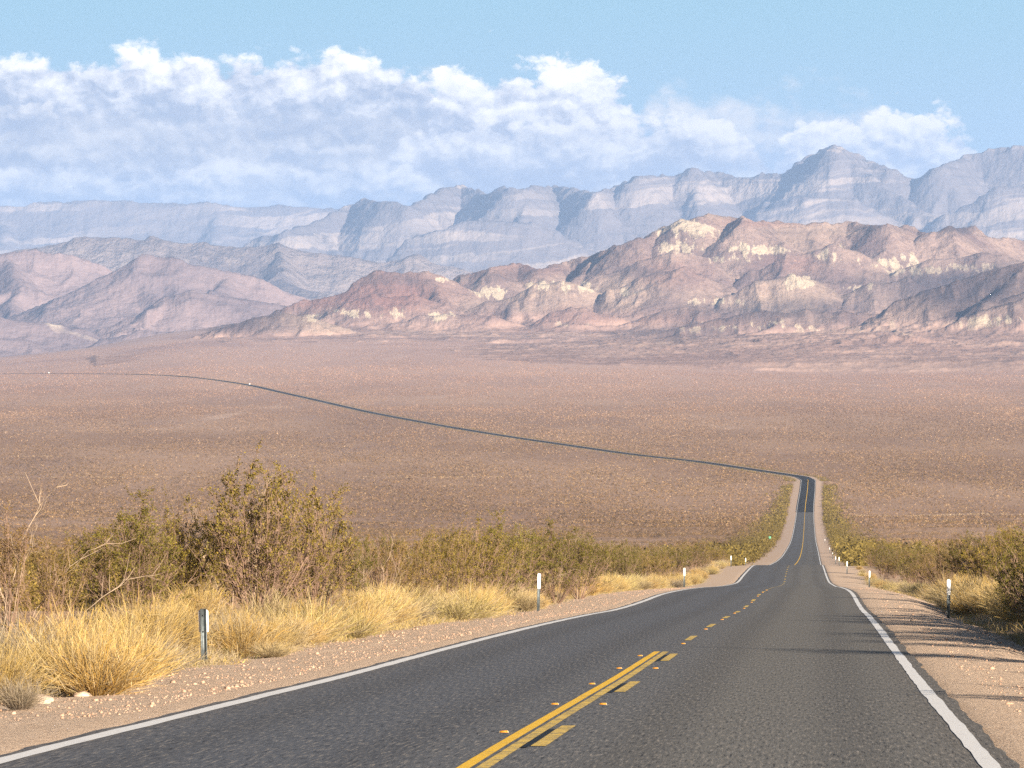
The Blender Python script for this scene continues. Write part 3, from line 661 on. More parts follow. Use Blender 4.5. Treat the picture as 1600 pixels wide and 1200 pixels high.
OL = (.175, .135, .028)
sh_protos = []
specs = [(1, 3.2, 3.3, 46, .8, OL, (.06, 0), .05), (2, 2.6, 2.9, 34, 1.1, (.15, .128, .023), (0, 0), .05), (3, 2.5, 2.6, 32, 1.2, (.175, .135, .025), (0, .04), .03),
         (4, 2.3, 2.8, 34, 1.4, (.125, .110, .020), (-.05, 0), .03), (5, 2.0, 2.5, 30, 1.3, (.19, .145, .030), (.04, 0), .02), (6, 2.4, 2.4, 24, .45, (.19, .125, .04), (.08, 0), .16),
         (8, 1.5, 2.2, 26, 1.2, (.20, .14, .04), (0, 0), .05),
         (9, 1.9, 2.4, 24, .7, (.19, .125, .04), (0, 0), .1, [[(0, 0, 0), (.1, 0, .8), (.22, 0, 1.5), (.5, .1, 2.1), (.95, .1, 2.5)], [(.1, 0, 0), (-.1, 0, .7), (-.3, 0, 1.6), (-.25, 0, 2.5)]]),
         (10, 1.7, 2.3, 24, .8, (.18, .125, .035), (0, 0), .1, [[(-.5, 0, 0), (-.25, 0, .5), (.15, 0, 1.0), (.6, 0, 1.5), (1.15, .1, 1.62)], [(.2, 0, 0), (.8, 0, .6), (1.4, 0, 1.0), (1.9, 0, 1.1)]])]
for sp_ in specs: sh_protos.append((shrub_proto(*sp_), sp_[1]))
SH_COUNT = [0]
def new_shrub(k, loc, rz, hgt, wide, label, group=None):
    (mb, ml, md), h0 = sh_protos[k]; s = hgt / h0
    root = bpy.data.objects.new("creosote_bush", None); C.objects.link(root); root.location = loc; root.rotation_euler = (0, 0, rz); root.scale = (s * wide, s * wide, s)
    root['label'] = label; root['category'] = 'bush'
    if group: root['group'] = group
    link("branches", mb, root); link("foliage", ml, root)
    if md: link("dead_branches", md, root)
    root.empty_display_size = .2; SH_COUNT[0] += 1
    return root
def at(px, d, dz=0.0):
    X = (px - 800) / F * d; return (X, d, float(ground_z(np.array([X]), np.array([d]))[0]) + dz)
def atv(v, d, dz=0.0):
    X = float(XCr(d)) + v; return (X, d, float(ground_z(np.array([X]), np.array([d]))[0]) + dz)

# hand-placed large shrubs across the road: (photo column, distance, proto, height, width factor, rotation, label)
hand = [(10, 74, 7, 1.9, 1.0, .0, "half-bare brown shrub with a tall pale dead limb, beside the longest grass across the road"),
        (78, 80, 8, 1.7, 1.0, .1, "sparse twiggy bush with a long bent bleached branch, between two fuller bushes"),
        (-40, 80, 6, 1.7, 1.2, .3, "low brown twiggy bush cut by the edge of the view"),
        (150, 95, 4, 2.1, 1.1, 1.4, "loose olive bush behind the bleached branch across the road"),
        (212, 86, 1, 2.35, 1.0, .9, "full olive bush with pale stems just before the big twiggy one"),
        (285, 90, 2, 2.5, .85, 3.1, "olive bush with one sprig sticking up, behind the first steel post"),
        (400, 89, 0, 3.05, 1.05, .2, "tallest bush in view, reddish twigs and thin olive tips, beyond the first steel post"),
        (480, 94, 0, 2.75, 1.05, 2.5, "broad bush of arching pale stems with green outer tips, against the tallest bush"),
        (360, 101, 5, 2.6, .9, 1.8, "wiry dark bush filling in behind the tallest one"),
        (545, 104, 3, 1.9, .8, .4, "small green bush at the foot of the broad arching one"),
        (590, 112, 5, 2.0, .9, 2.0, "thin brown bush with few leaves in the gap across the road"),
        (640, 118, 6, 1.8, 1.2, 1.0, "low brownish bush behind the pale grass across the road"),
        (690, 126, 4, 2.1, 1.1, .2, "loose olive bush starting the dense row across the road"),
        (735, 134, 2, 2.7, 1.0, 4.0, "tall olive bush with a raised tip in the dense row across the road"),
        (775, 142, 1, 2.8, .9, 1.2, "darkest green bush, just before the second post across the road"),
        (820, 150, 3, 2.6, 1.1, 5.0, "rounded green bush right behind the second post across the road"),
        (868, 160, 1, 2.7, 1.0, 2.7, "green bush with forked pale stem beyond the second post across the road"),
        (905, 170, 3, 2.3, 1.2, 3.7, "dense low green bush ending the dark clump across the road")]
for (px, d, k, hg, wd, rz, lb) in hand: new_shrub(k, at(px, d), rz, hg, wd, lb)
# long bleached limb of the near bushes is part of those plants; roadside rows follow
rg = np.random.default_rng(3)
rowsL = []; d = 176.0
while d < 600:
    for q in range(2): rowsL.append((float(-rg.uniform(8.2, 17 + d * .006)), d + rg.uniform(-3, 3), -1))
    d *= 1.023
rowsR = []; d = 40.0
while d < 600:
    inside = d > 118
    for q in range(2 if inside else (3 if d > 74 else 1)):
        rowsR.append((float(rg.uniform(8.8, 17 + d * .006) if inside else rg.uniform(7.9, 10.4)), d + rg.uniform(-2.5, 2.5), 1))
    d = d * 1.023 if d > 118 else d + (2.6 if d > 78 else 5.5)
posts_v = dict(L=[(-6.95, 69.6), (-6.25, 140), (-5.35, 268), (-6.0, 480), (-6.1, 590)], R=[(6.35, 139), (6.25, 322), (5.7, 421), (5.9, 560), (6.0, 700), (6.2, 860), (6.2, 1010), (6.2, 1300)])
ordw = ["first", "second", "third", "fourth", "fifth", "sixth", "seventh", "eighth"]
LBN = {}
def uniq(lb):
    """a further clump that only its place in the row tells apart says which of its like it is, counted going away from the viewer"""
    n = LBN.get(lb, 0) + 1; LBN[lb] = n
    nth = ["", "second", "third", "fourth", "fifth", "sixth", "seventh", "eighth", "ninth", "tenth"]
    return lb if n == 1 or n > 10 else nth[n - 1] + " " + lb
def between(v, d):
    ps = posts_v['L' if v < 0 else 'R']; i = sum(1 for p in ps if p[1] < d)
    if i == 0: return "short of the first post"
    a = ps[i - 1][1]; b = ps[i][1] if i < len(ps) else a * 1.35; f = (d - a) / (b - a)
    return ("just past the %s post", "halfway on from the %s post", "well beyond the %s post")[min(2, int(f * 3))] % ordw[i - 1]
used_lb = {}
for (v, d, sg) in sorted(rowsL + rowsR, key=lambda q: q[1]):
    k = int(rg.choice([1, 2, 3, 4, 1, 2, 3, 6] if rg.random() > .08 else [0, 5]))
    hg = float(rg.uniform(1.9, 2.9)) if abs(v) < 12 else float(rg.uniform(1.8, 2.6))
    if sg > 0 and d < 130: hg = float(rg.uniform(1.8, 2.6))
    ps = posts_v['L' if sg < 0 else 'R']; i = sum(1 for p in ps if p[1] < d)
    where = ("beyond the %s marker post" % ordw[i - 1]) if i else "before the first marker post"
    side = "across the road" if sg < 0 else "on the shaded verge"
    if sg > 0 and d < 118:
        lb = "olive bush out past the shaded verge whose shadow falls over the road edge"; gp = "bushes throwing shadows from beside the near lane"
    else:
        tone = {0: "tall twiggy", 1: "olive green", 2: "leafy olive", 3: "dense green", 4: "yellowish olive", 5: "half-dead brown", 6: "low tawny"}[k]
        lb = uniq("%s %s %s bush, %s, %s" % ("big" if hg > 2.35 else "smaller", tone, "far-side" if v < 0 else "near-side", "front row" if abs(v) < 12 else "back row", between(v, d))); gp = "creosote bushes lining %s side of the road" % ("the far" if sg < 0 else "the near")
    new_shrub(k, atv(v, d), float(rg.uniform(0, 6.28)), hg, float(rg.uniform(.9, 1.2)), lb, gp)
new_shrub(2, atv(9.6, 63.5), 1.0, 4.0, .5, "tall narrow bush past the shaded verge, its long shadow crossing the lane")
new_shrub(5, atv(10.6, 80), 2.0, 3.3, .5, "thin bare bush past the shaded verge throwing a faint shadow on the lane")
print("shrubs", SH_COUNT[0])

# dry grass
YG = (.66, .44, .11); YG2 = (.60, .48, .26); GRY = (.36, .29, .20)
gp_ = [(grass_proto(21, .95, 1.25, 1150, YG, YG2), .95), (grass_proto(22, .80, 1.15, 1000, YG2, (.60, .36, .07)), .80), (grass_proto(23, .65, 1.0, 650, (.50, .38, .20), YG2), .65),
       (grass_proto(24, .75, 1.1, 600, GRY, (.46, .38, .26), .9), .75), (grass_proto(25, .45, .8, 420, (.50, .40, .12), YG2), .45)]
def new_grass(k, loc, rz, hg, wd, lb, gp=None):
    me, h0 = gp_[k]; s = hg / h0
    o = link("dry_grass_clump", me, None, label=lb, category='grass clump', group=gp); o.location = loc; o.rotation_euler = (0, 0, rz); o.scale = (s * wd, s * wd, s)
names = ["brightest golden", "straw coloured", "pale thin", "grey wiry", "short greenish gold"]
hg_list = [(-10, 51, 0, .85, 1.0), (30, 47.5, 3, .45, 1.0), (60, 55, 2, .8, 1.1), (105, 55, 0, .95, 1.1), (150, 53.5, 1, .85, 1.1), (195, 57, 0, .9, 1.0), (90, 60, 1, 1.0, 1.2), (150, 62, 0, 1.05, 1.2), (20, 58, 3, .9, 1.2), (205, 60.5, 4, .5, 1.0),
           (245, 64, 3, .75, 1.0), (225, 70, 0, 1.0, 1.1), (262, 71, 0, 1.0, 1.0), (352, 76, 3, .95, .95), (372, 74, 1, .85, 1.0), (400, 77, 0, .85, 1.1), (440, 80, 2, .75, 1.1), (470, 83, 1, .7, 1.1), (425, 72.5, 2, .35, 1.4)]
for i, (px, d, k, hg, wd) in enumerate(hg_list):
    whr = "before the first steel post" if px < 300 else "just beyond the first steel post"
    lb = "%s grass clump %s, %s" % (names[k], whr, ["at the gravel edge", "under the big twiggy bush", "leaning over the gravel", "against the bushes", "half hidden by another clump"][i % 5])
    new_grass(k, at(px, d), i * 1.3, hg * .86, wd * 1.08, uniq(lb), "golden grass clumps on the gravel edge across the road")
d = 84.0; cnt = 0
while d < 520:
    if rg.random() < .12: d += rg.uniform(.8, 2.2)
    for q in range(2 if d < 240 else 1):
        v = -6.75 - abs(rg.normal(0, 1.0)) - .3 * fbm(np.array([d * .05]), np.array([0.]), 2, 4)[0]
        if q == 1: v -= .8
        i = sum(1 for p in posts_v['L'] if p[1] < d); k = int(rg.choice([0, 1, 0, 1, 2, 3, 4]))
        hgk = float(rg.uniform(.42, .88)); set_ = "set back" if v < -7.9 else "gravel edge"
        lb = uniq("%s %s grass clump, %s, %s" % ("tall" if hgk > .76 else "low", names[k], set_, between(v, d)))
        new_grass(k, atv(v, d + rg.uniform(-1, 1)), float(rg.uniform(0, 6)), hgk, float(rg.uniform(1, 1.25)), lb, "golden grass clumps along the verge across the road"); cnt += 1
    d += max(1.1, d * .0115)
d = 116.0
while d < 172:
    for q in range(2):
        v = 7.7 + abs(rg.normal(0, .9)) + .015 * (140 - d); k = int(rg.choice([0, 1, 0, 1, 2]))
        whr = "in front of the first white post" if d < 137 else "behind the first white post"
        new_grass(k, atv(v, d), float(rg.uniform(0, 6)), float(rg.uniform(.75, 1.15)), 1.2, uniq("%s sunlit clump above the shaded verge, %s" % (names[k], whr)), "sunlit grass clumps above the shaded verge"); cnt += 1
    d += 2.2
d = 70.0
while d < 107:  # clumps out of view, added only to make the verge shade solid
    new_grass(int(rg.choice([0, 1])), atv(8.2 + rg.uniform(0, .8), d), float(rg.uniform(0, 6)), float(rg.uniform(.95, 1.2)), 1.3, "unseen thick straw clump added past the verge to throw shade over it", "unseen thick clumps added to shade the near verge")
    d += 1.15
d = 180.0
while d < 470:
    v = 7.0 + abs(rg.normal(0, .5)); k = int(rg.choice([1, 2, 3, 4]))
    i = sum(1 for p in posts_v['R'] if p[1] < d)
    new_grass(k, atv(v, d), float(rg.uniform(0, 6)), float(rg.uniform(.35, .7)), 1.1, uniq("%s low clump on the shaded verge, %s" % (names[k], between(v, d))), "low grass clumps along the shaded verge"); cnt += 1
    d *= 1.05
print("grass", cnt + len(hg_list))

def grass_litter():
    """short tangled straw and dead stems between and below the clumps"""
    n = 15000; d = 44 * (9.0) ** rg.random(n); left = rg.random(n) < .78
    v = np.where(left, -6.55 - np.abs(rg.normal(0, 1.3, n)) - rg.random(n) * .6, 6.7 + np.abs(rg.normal(0, 1.0, n))); edge = .5 * fbm(d * .35, d * 0, 3, 15); v = v - edge * np.where(left, 1, -1)
    X = XCr(d) + v; Z = ground_z(X, d); K_ = 9; N = n * K_
    hl = rg.uniform(.10, .42, n) * np.clip(np.abs(np.abs(v) - 6.2), .35, 1.2); A = np.repeat(np.stack([X, d, Z], -1), K_, 0) + rg.normal(0, 1, (N, 3)) * [.10, .10, 0]
    D = rg.normal(0, 1, (N, 3)) * [.75, .75, .2] + [0, 0, .8]; D /= np.linalg.norm(D, axis=1)[:, None]; D *= np.repeat(hl, K_)[:, None] * rg.uniform(.5, 1.2, (N, 1))
    A[:, 2] -= .02; B = A + D * .55; B[:, 2] += .03; E = A + D; sd = np.cross(D, rg.normal(0, 1, (N, 3))); sd /= np.linalg.norm(sd, axis=1)[:, None] + 1e-9; wv = rg.uniform(.002, .005, (N, 1))
    V = np.stack([A - sd * wv, A + sd * wv, B - sd * wv * .8, B + sd * wv * .8, E], 1).reshape(-1, 3); i = np.arange(N)[:, None] * 5
    pal = np.array([[.60, .44, .15], [.52, .42, .25], [.36, .28, .19], [.28, .21, .14], [.30, .27, .08]]); c = np.repeat(pal[rg.choice(5, n, p=[.33, .27, .2, .1, .1])], K_, 0) * rg.uniform(.7, 1.15, (N, 1))
    me = mesh_np("dry_grass", V, [i + np.array([[0, 1, 3, 2]]), i + np.array([[2, 3, 4]])], False, None, M['straw'], dict(tint=np.repeat(c, 5, 0)))
    link("dry_grass", me, None, kind='stuff', label="short tangled straw and dead stems between the clumps on both verges")
grass_litter()

# ------------------------------------------------------------------ desert scrub on the slope and the valley floor, as one mass
def scrub_mass():
    Xs = []; Ys = []; n_per = []
    bands = [(60, 250, 1.0), (250, 700, 1.0), (700, 1500, 1), (1500, 2600, 1), (2600, 4500, 1), (4500, 7000, 1), (7000, 9900, 1)]
    for (a, b, f) in bands:
        n = int((b - a) * [40, 44, 80, 165, 130, 70, 34][bands.index((a, b, f))])
        t = rg.random(n); dd = a + (b - a) * t
        if a < 700: dd = np.sqrt(a * a + (b * b - a * a) * t)
        uu = rg.uniform(-260, 1860, n); X = (uu - 800) / F * dd; v = X - XCr(dd)
        clr = np.where(dd < 800, 17 + dd * .006, np.where(dd < 2450, 8.5, 9))
        keep = np.abs(v) > clr
        # patchiness
        keep &= rg.random(n) < np.clip(.75 + 1.1 * fbm(X / 45, dd / 260, 4, 61), .25, 1)
        Xs.append(X[keep]); Ys.append(dd[keep])
    # roadside rows past the individual bushes
    for sg in (-1, 1):
        n = 2100; dd = rg.uniform(600, 2350, n); v = sg * (8.0 + np.abs(rg.normal(0, 1, n)) * (9 - 6 * (dd - 600) / 1750)); Xs.append(XCr(dd) + v); Ys.append(dd)
    n = 7500; dd = 2420 + 4200 * rg.random(n) ** 1.3; v = np.where(rg.random(n) < .5, -1, 1) * rg.uniform(6.2, 12, n); Xs.append(XCr(dd) + v); Ys.append(dd)
    nroad = 11700
    X = np.concatenate(Xs); Y = np.concatenate(Ys); n = len(X); Z = ground_z(X, Y)
    road = np.zeros(n, bool); road[-nroad:] = True
    hgt = rg.uniform(.55, 1.25, n) * np.interp(Y, [0, 900, 1800, 9000], [1, 1, .74, 1.35]); wid = hgt * rg.uniform(1.2, 1.9, n)
    hgt = np.where(road, np.where(Y > 2420, .6, 1.15) * rg.uniform(1.3, 2.3, n) * (1 - .35 * np.clip((Y - 900) / 1400, 0, 1)), hgt); wid = np.where(road, hgt * 1.3, wid)
    tones = np.array([[.17, .112, .062], [.115, .076, .045], [.22, .148, .082], [.26, .185, .11], [.09, .07, .03], [.31, .235, .15]])
    T = tones[rg.choice(6, n, p=[.26, .22, .18, .14, .12, .08])] * rg.uniform(.8, 1.2, (n, 1))
    ol = (rg.random(n) < np.clip(1.15 - Y / 1000, 0, .85)); hgt = np.where(ol, hgt * np.where(X > XCr(Y), 1.75, 1.45), hgt); wid = np.where(ol, hgt * 1.3, wid)
    T = np.where(ol[:, None], np.array([[.135, .105, .027]]) * rg.uniform(.65, 1.35, (n, 1)), T)
    dk = (rg.random(n) < .42 * np.clip(1 - (Y - 1500) / 3500, 0.15, 1)); T = np.where(dk[:, None], T * .42, T * np.array([[1.18, 1.15, 1.10]]))
    T = np.where(road[:, None], np.array([[.125, .098, .027]]) * rg.uniform(.65, 1.35, (n, 1)), T)
    T = T * (1 + .45 * fbm(X / 160, Y / 1300, 4, 91))[:, None] * (1 + (np.array([[1.12, 1.05, .95]]) - 1) * np.clip(1 - (Y[:, None] - 2200) / 1500, 0, 1))
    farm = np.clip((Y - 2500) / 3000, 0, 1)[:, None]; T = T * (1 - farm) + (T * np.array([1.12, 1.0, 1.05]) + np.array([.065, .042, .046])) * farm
    for (p, q, r, wd) in TR:
        pts = np.array([p, q, r], float); pts = pts[np.argsort(pts[:, 0])]; ty = np.interp(X, pts[:, 0], pts[:, 1]) + wd * fbm(X * .02, X * 0, 3, 8)
        on = (X > pts[0, 0]) & (X < pts[-1, 0]) & (np.abs(Y - ty) < wd * .55) & (rg.random(n) < (.9 if p[0] > 0 else .35)); T = np.where(on[:, None], np.array([[.60, .46, .27]]) * rg.uniform(.8, 1.1, (n, 1)), T); hgt = np.where(on, hgt * .7, hgt)
    V = []; Fc = []; Cc = []; off = 0
    for (lo, hi_, K_) in [(0, 260, 190), (260, 700, 70), (700, 1700, 42), (1700, 3200, 12), (3200, 99999, 7)]:
        ix = np.nonzero((Y >= lo) & (Y < hi_))[0]; m_ = len(ix)
        if not m_: continue
        dirn = rg.normal(0, 1, (m_, K_, 3)); dirn[..., 2] = np.abs(dirn[..., 2]); dirn /= np.linalg.norm(dirn, axis=2)[..., None]
        rad = rg.uniform(.45, 1, (m_, K_, 1)); c = dirn * rad; c[..., 0] *= wid[ix][:, None] * .5; c[..., 1] *= wid[ix][:, None] * .5; c[..., 2] *= hgt[ix][:, None] * .95
        c += np.stack([X[ix], Y[ix], Z[ix]], -1)[:, None, :]
        sz = (1.35 / math.sqrt(K_)) * hgt[ix][:, None, None, None] * rg.uniform(.6, 1.2, (m_, K_, 1, 1)) * (.62 if K_ > 40 else .82)
        tri = rg.normal(0, .55, (m_, K_, 3, 3)) * sz; tri[..., 2] *= .9
        vv = c[:, :, None, :] + tri; vv[..., 2] = np.maximum(vv[..., 2], Z[ix][:, None, None] - .05)
        cc = np.repeat(T[ix][:, None, :] * rg.uniform(.75, 1.3, (m_, K_, 1)), 3, 1)
        V.append(vv.reshape(-1, 3)); Cc.append(cc.reshape(-1, 3)); k = m_ * K_ * 3; Fc.append(np.arange(k).reshape(-1, 3) + off); off += k
    print("scrub bushes", n, "tris", off // 3)
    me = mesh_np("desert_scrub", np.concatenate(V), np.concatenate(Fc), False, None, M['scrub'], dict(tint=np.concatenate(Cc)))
    link("desert_scrub", me, None, kind='stuff', label="low brown and tan scrub covering the whole slope and valley floor")
scrub_mass()

# ------------------------------------------------------------------ small stones
def stone_mesh(seed, n=1):
    rg2 = np.random.default_rng(seed); t = (1 + 5 ** .5) / 2
    V = np.array([[-1, t, 0], [1, t, 0], [-1, -t, 0], [1, -t, 0], [0, -1, t], [0, 1, t], [0, -1, -t], [0, 1, -t], [t, 0, -1], [t, 0, 1], [-t, 0, -1], [-t, 0, 1]]) / 1.9
    Fc = np.array([[0, 11, 5], [0, 5, 1], [0, 1, 7], [0, 7, 10], [0, 10, 11], [1, 5, 9], [5, 11, 4], [11, 10, 2], [10, 7, 6], [7, 1, 8], [3, 9, 4], [3, 4, 2], [3, 2, 6], [3, 6, 8], [3, 8, 9], [4, 9, 5], [2, 4, 11], [6, 2, 10], [8, 6, 7], [9, 8, 1]])
    return V * rg2.uniform(.65, 1.25, V.shape), Fc
def gravel():
    V = []; Fc = []; off = 0; n = 11000
    d = 44 * (6.0) ** rg.random(n); sg = np.where(rg.random(n) < .72, -1, 1); v = sg * np.where(rg.random(n) < .45, 4.4 + rg.gamma(1.2, .5, n), 6.4 + rg.normal(0, .75, n))
    v = np.where(np.abs(v) < 4.3, sg * 4.5, v); X = XCr(d) + v; Z = ground_z(X, d); s = np.minimum(rg.gamma(1.0, .006, n) + .005, .045) 
    for k in range(6):
        ix = np.nonzero(np.arange(n) % 6 == k)[0]; v0, f0 = stone_mesh(k); a = rg.uniform(0, 6.28, len(ix)); ca, sa = np.cos(a), np.sin(a)
        R = v0[None] * s[ix][:, None, None] * rg.uniform(.6, 1.2, (len(ix), 1, 3)); x_ = R[..., 0] * ca[:, None] - R[..., 1] * sa[:, None]; y_ = R[..., 0] * sa[:, None] + R[..., 1] * ca[:, None]
        P = np.stack([x_ + X[ix][:, None], y_ + d[ix][:, None], R[..., 2] * .8 + Z[ix][:, None] + s[ix][:, None] * .15], -1)
        V.append(P.reshape(-1, 3)); Fc.append((f0[None] + (np.arange(len(ix)) * len(v0))[:, None, None]).reshape(-1, 3) + off); off += len(ix) * len(v0)
    link("gravel", mesh_np("gravel", np.concatenate(V), np.concatenate(Fc), False, None, m_simple("gravel_stone", (.30, .19, .13), (.48, .33, .24), 1.7, .9)), None, kind='stuff', label="loose pinkish gravel and small stones on both shoulders")
gravel()
for i, (px, d, s, lb) in enumerate([(256, 64.2, .13, "white stone at the grass foot just before the first steel post"), (128, 53.2, .10, "reddish flat stone by the gravel edge near the longest grass"), (60, 50.5, .16, "pale round stone tucked into the nearest grey grass"),
                                    (168, 54.6, .09, "tan stone under the short greenish grass clump"), (75, 51.6, .08, "small pink stone on the gravel below the nearest grass"), (352, 75, .08, "small stone beside the foot of the first steel post")]):
    V0, F0 = stone_mesh(40 + i); V0 = V0 * np.array([1.2, .9, .7]) * s
    o = link("rock", mesh_np("rock", V0, F0, True, None, M['rock']), None, label=lb, category='stone'); p = at(px, d); o.location = (p[0], p[1], p[2] + s * .3)
    o.modifiers.new("sub", 'SUBSURF').levels = 2; o.modifiers["sub"].render_levels = 2
    tx = bpy.data.textures.new("rock_noise", 'CLOUDS'); tx.noise_scale = s * .7; dm = o.modifiers.new("d", 'DISPLACE'); dm.texture = tx; dm.strength = s * .35

# ------------------------------------------------------------------ marker posts
def box(x0, x1, y0, y1, z0, z1):
    V = np.array([[x, y_, z] for z in (z0, z1) for y_ in (y0, y1) for x in (x0, x1)], float)
    return V, np.array([[0, 2, 3, 1], [4, 5, 7, 6], [0, 1, 5, 4], [2, 6, 7, 3], [0, 4, 6, 2], [1, 3, 7, 5]])
def boxes(lst):
    V = []; Fc = []; off = 0
    for b_ in lst: v, f = box(*b_); V.append(v); Fc.append(f + off); off += 8
    return np.concatenate(V), np.concatenate(Fc)
def extrude(poly, z0, z1, axis='z'):
    n = len(poly); V = [(p[0], p[1], z) for z in (z0, z1) for p in poly]
    if axis == 'y': V = [(p[0], z, p[1]) for z in (z0, z1) for p in poly]
    if axis == 'x': V = [(z, p[0], p[1]) for z in (z0, z1) for p in poly]
    i = np.arange(n); j = (i + 1) % n
    return np.array(V, float), [np.stack([i, j, j + n, i + n], 1), np.array([list(range(n))[::-1]]), np.array([[k + n for k in range(n)]])]
def post(h, plate_front=True, plate_h=.42, plate_w=.10):
    """U-channel steel post: web and two flanges; a reflector plate bolted on"""
    t = .006; a = .038; dpt = .03
    poly = [(-a - .012, 0), (-a - .012, -t), (-a + t, -t), (-a + t + .008, dpt - t), (a - t - .008, dpt - t), (a - t, -t), (a + .012, -t), (a + .012, 0), (a, 0), (a - .008, dpt), (-a + .008, dpt), (-a, 0)]
    V, Fc = extrude(poly, -.3, h); mp = mesh_np("channel", V, Fc, False, None, M['steel'])
    b_ = plate_w / 2; z0 = h - plate_h; h = h if plate_front else h - .045; yo = -.012 if plate_front else .034
    pl = [(-b_ + .01, z0), (b_ - .01, z0), (b_, z0 + .01), (b_, h + .01), (b_ - .03, h + .035), (-b_ + .03, h + .035), (-b_, h + .01), (-b_, z0 + .01)]
    V, Fc = extrude(pl, yo, yo + .004, 'y'); mq = mesh_np("plate", V, Fc, False, None, M['whiteplate'])
    V, Fc = boxes([(-.007, .007, yo - .006 if plate_front else yo - .04, yo + .045 if plate_front else yo + .010, z, z + .014) for z in (h - .06, h - plate_h + .05)])
    mbolt = mesh_np("bolts", V, Fc, False, None, M['steel'])
    return mp, mq, mbolt
def put_post(me, loc, rz, tilt, lb, gp, name="marker_post"):
    r = bpy.data.objects.new(name, None); C.objects.link(r); r.location = loc; r.rotation_euler = (tilt[0], tilt[1], rz); r['label'] = lb; r['category'] = 'post'
    if gp: r['group'] = gp
    r.empty_display_size = .2
    link("steel_channel", me[0], r); p = link("reflector_plate", me[1], r); link("bolt", me[2], p)
pb = post(.86, False, .36, .15); pf = post(1.14, True, .44, .118)
wd_L = ["steel channel post seen from behind, white plate edges showing, beside the first gravel bank", "white-topped marker post leaning slightly on the gravel across the road, before the dark bushes", "slim white marker post on the road crest across the road", "tiny pale marker post past the crest across the road", "faint marker post in the bend of gravel across the road"]
for i, (v, d) in enumerate(posts_v['L']):
    put_post(pb if i == 0 else pf, atv(v, d), [0.05, .55, .3, .1, 0][i], [(0.0, -.02), (0, .03), (0, .01), (0, 0), (0, 0)][i], wd_L[i], None)
wd_R = ["tallest white-topped marker post, rising from the shaded verge beside sunlit grass", "white marker post standing where the shaded verge meets the dark bushes", "white marker post third along the shaded verge", "small white marker post fourth along the shaded verge",
        "small white marker post fifth along the shaded verge", "tiny white marker post sixth along the shaded verge", "tiny white marker post seventh along the shaded verge", "last visible white marker post along the shaded verge"]
for i, (v, d) in enumerate(posts_v['R']):
    put_post(pf, atv(v, d), [.15, .05, 0, .2, 0, .1, 0, 0][i], (0, [.01, .02, 0, -.02, .01, 0, 0, 0][i]), wd_R[i], None)

# small green sign far along the road
r = bpy.data.objects.new("road_sign", None); C.objects.link(r); r.location = atv(-9.5, 1290); r['label'] = "small green sign on a post beside the gravel near the valley bottom"; r['category'] = 'sign'; r.scale = (.75, .75, .8)
V, Fc = boxes([(-.05, .05, -.03, .03, -.3, 2.3)]); link("post", mesh_np("post", V, Fc, False, None, M['steel']), r)
V, Fc = extrude([(-.45, 1.5), (.45, 1.5), (.5, 1.56), (.5, 2.5), (.45, 2.56), (-.45, 2.56), (-.5, 2.5), (-.5, 1.56)], -.045, -.035, 'y'); link("sign_face", mesh_np("sign_face", V, Fc, False, None, M['green']), r)

# raised pavement markers
def marker_mesh():
    V = np.array([[-.05, -.05, 0], [.05, -.05, 0], [.05, .05, 0], [-.05, .05, 0], [-.042, -.022, .018], [.042, -.022, .018], [.042, .022, .018], [-.042, .022, .018]])
    return mesh_np("marker_body", V, np.array([[3, 2, 1, 0], [4, 5, 6, 7], [1, 2, 6, 5], [3, 0, 4, 7], [2, 3, 7, 6], [0, 1, 5, 4]]), False, None, M['ceramic'])
mk = marker_mesh()
fV = np.array([[-.043, -.0515, .001], [.043, -.0515, .001], [.037, -.0240, .0185], [-.037, -.0240, .0185], [-.043, -.048, .001], [.043, -.048, .001], [.037, -.021, .0185], [-.037, -.021, .0185]])
fl = mesh_np("reflector_lens", fV, np.array([[0, 1, 2, 3], [7, 6, 5, 4], [0, 4, 5, 1], [1, 5, 6, 2], [2, 6, 7, 3], [3, 7, 4, 0]]), False, None, M['amber'])
mks = [(-.29, 39.5), (-.29, 47.2), (-.29, 55.0), (-.29, 62.5), (-.29, 69.8), (.21, 47.2), (.21, 62.5)] + [(.10, 78.8 + 15.1 * i) for i in range(9)]
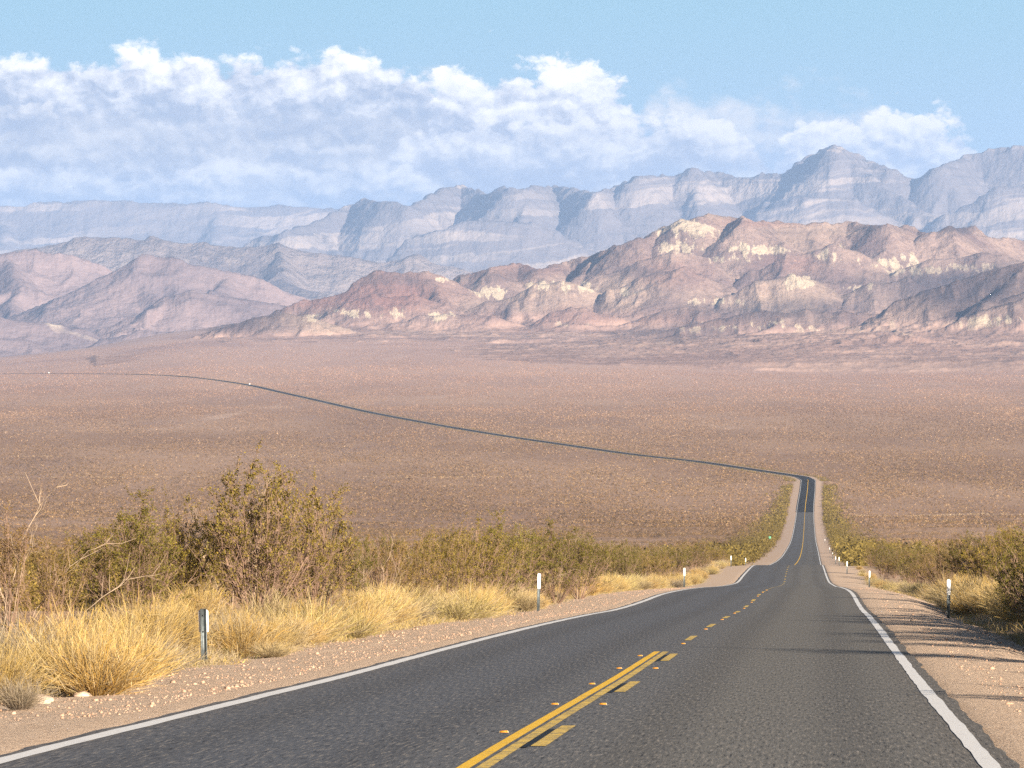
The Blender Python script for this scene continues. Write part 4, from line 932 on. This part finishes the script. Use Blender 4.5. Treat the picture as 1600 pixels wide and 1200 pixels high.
for i, (v, d) in enumerate(mks):
    o = bpy.data.objects.new("road_reflector", None); C.objects.link(o); X = float(XCr(d)) + v; o.location = (X, d, float(PZ(d)) + .003); o.scale = (.85, .85, .9); o.rotation_euler = (-.048, 0, 0)
    o['category'] = 'road stud'; o['group'] = "amber studs along the centre line"
    if i < 5: o['label'] = "amber stud hugging the outer side of the solid yellow lines, %s from the camera" % ordw[i]
    elif i < 7: o['label'] = "amber stud beside the dashed yellow line, level with the %s outer stud" % ("second" if i == 5 else "fourth")
    else: o['label'] = "%s amber stud among the yellow dashes, counted from where the solid line ends" % (ordw + ["ninth"])[i - 7]
    link("stud_body", mk, o); link("lens", fl, o)

# two white vehicles far off on the highway
def car(loc, rz, lb):
    r = bpy.data.objects.new("car", None); C.objects.link(r); r.location = loc; r.rotation_euler = (0, 0, rz); r['label'] = lb; r['category'] = 'car'
    body = [(-2.3, .45), (2.3, .45), (2.35, .8), (2.2, 1.05), (1.2, 1.15), (-2.2, 1.2), (-2.35, .9)]; V, Fc = extrude(body, -.9, .9, 'x'); V[:, 1] += 0
    link("body", mesh_np("body", V, Fc, False, None, M['carwhite']), r)
    cab = [(1.15, 1.15), (.5, 1.75), (-1.9, 1.78), (-2.15, 1.19)]; V, Fc = extrude(cab, -.78, .78, 'x'); cb = link("cabin", mesh_np("cabin", V, Fc, False, None, M['carwhite']), r)
    win = [(.95, 1.22), (.45, 1.66), (-1.75, 1.68), (-1.9, 1.22)]; V, Fc = extrude(win, -.79, .79, 'x'); link("window", mesh_np("window", V, Fc, False, None, M['glass']), cb)
    a = np.arange(14) * 2 * math.pi / 14
    for sx in (-1, 1):
        for y_ in (-1.45, 1.45):
            V, Fc = extrude([(y_ + .34 * math.cos(q), .34 + .34 * math.sin(q)) for q in a], sx * .8 - .11, sx * .8 + .11, 'x'); link("wheel", mesh_np("wheel", V, Fc, False, None, M['rubber']), r)
for (d, off, lb) in [(5650, 1.9, "tiny white car on the thin dark line of highway in the valley"), (6960, -1.8, "white speck of a car where the highway fades out across the plain")]:
    X = float(XCr(d)) + off; s = float(XCr(d + 20) - XCr(d - 20)) / 40; car((X, d, float(PZ(d) + fanroad(np.array([X]), np.array([float(d)]))[0]) + .25), -math.atan(s), lb)
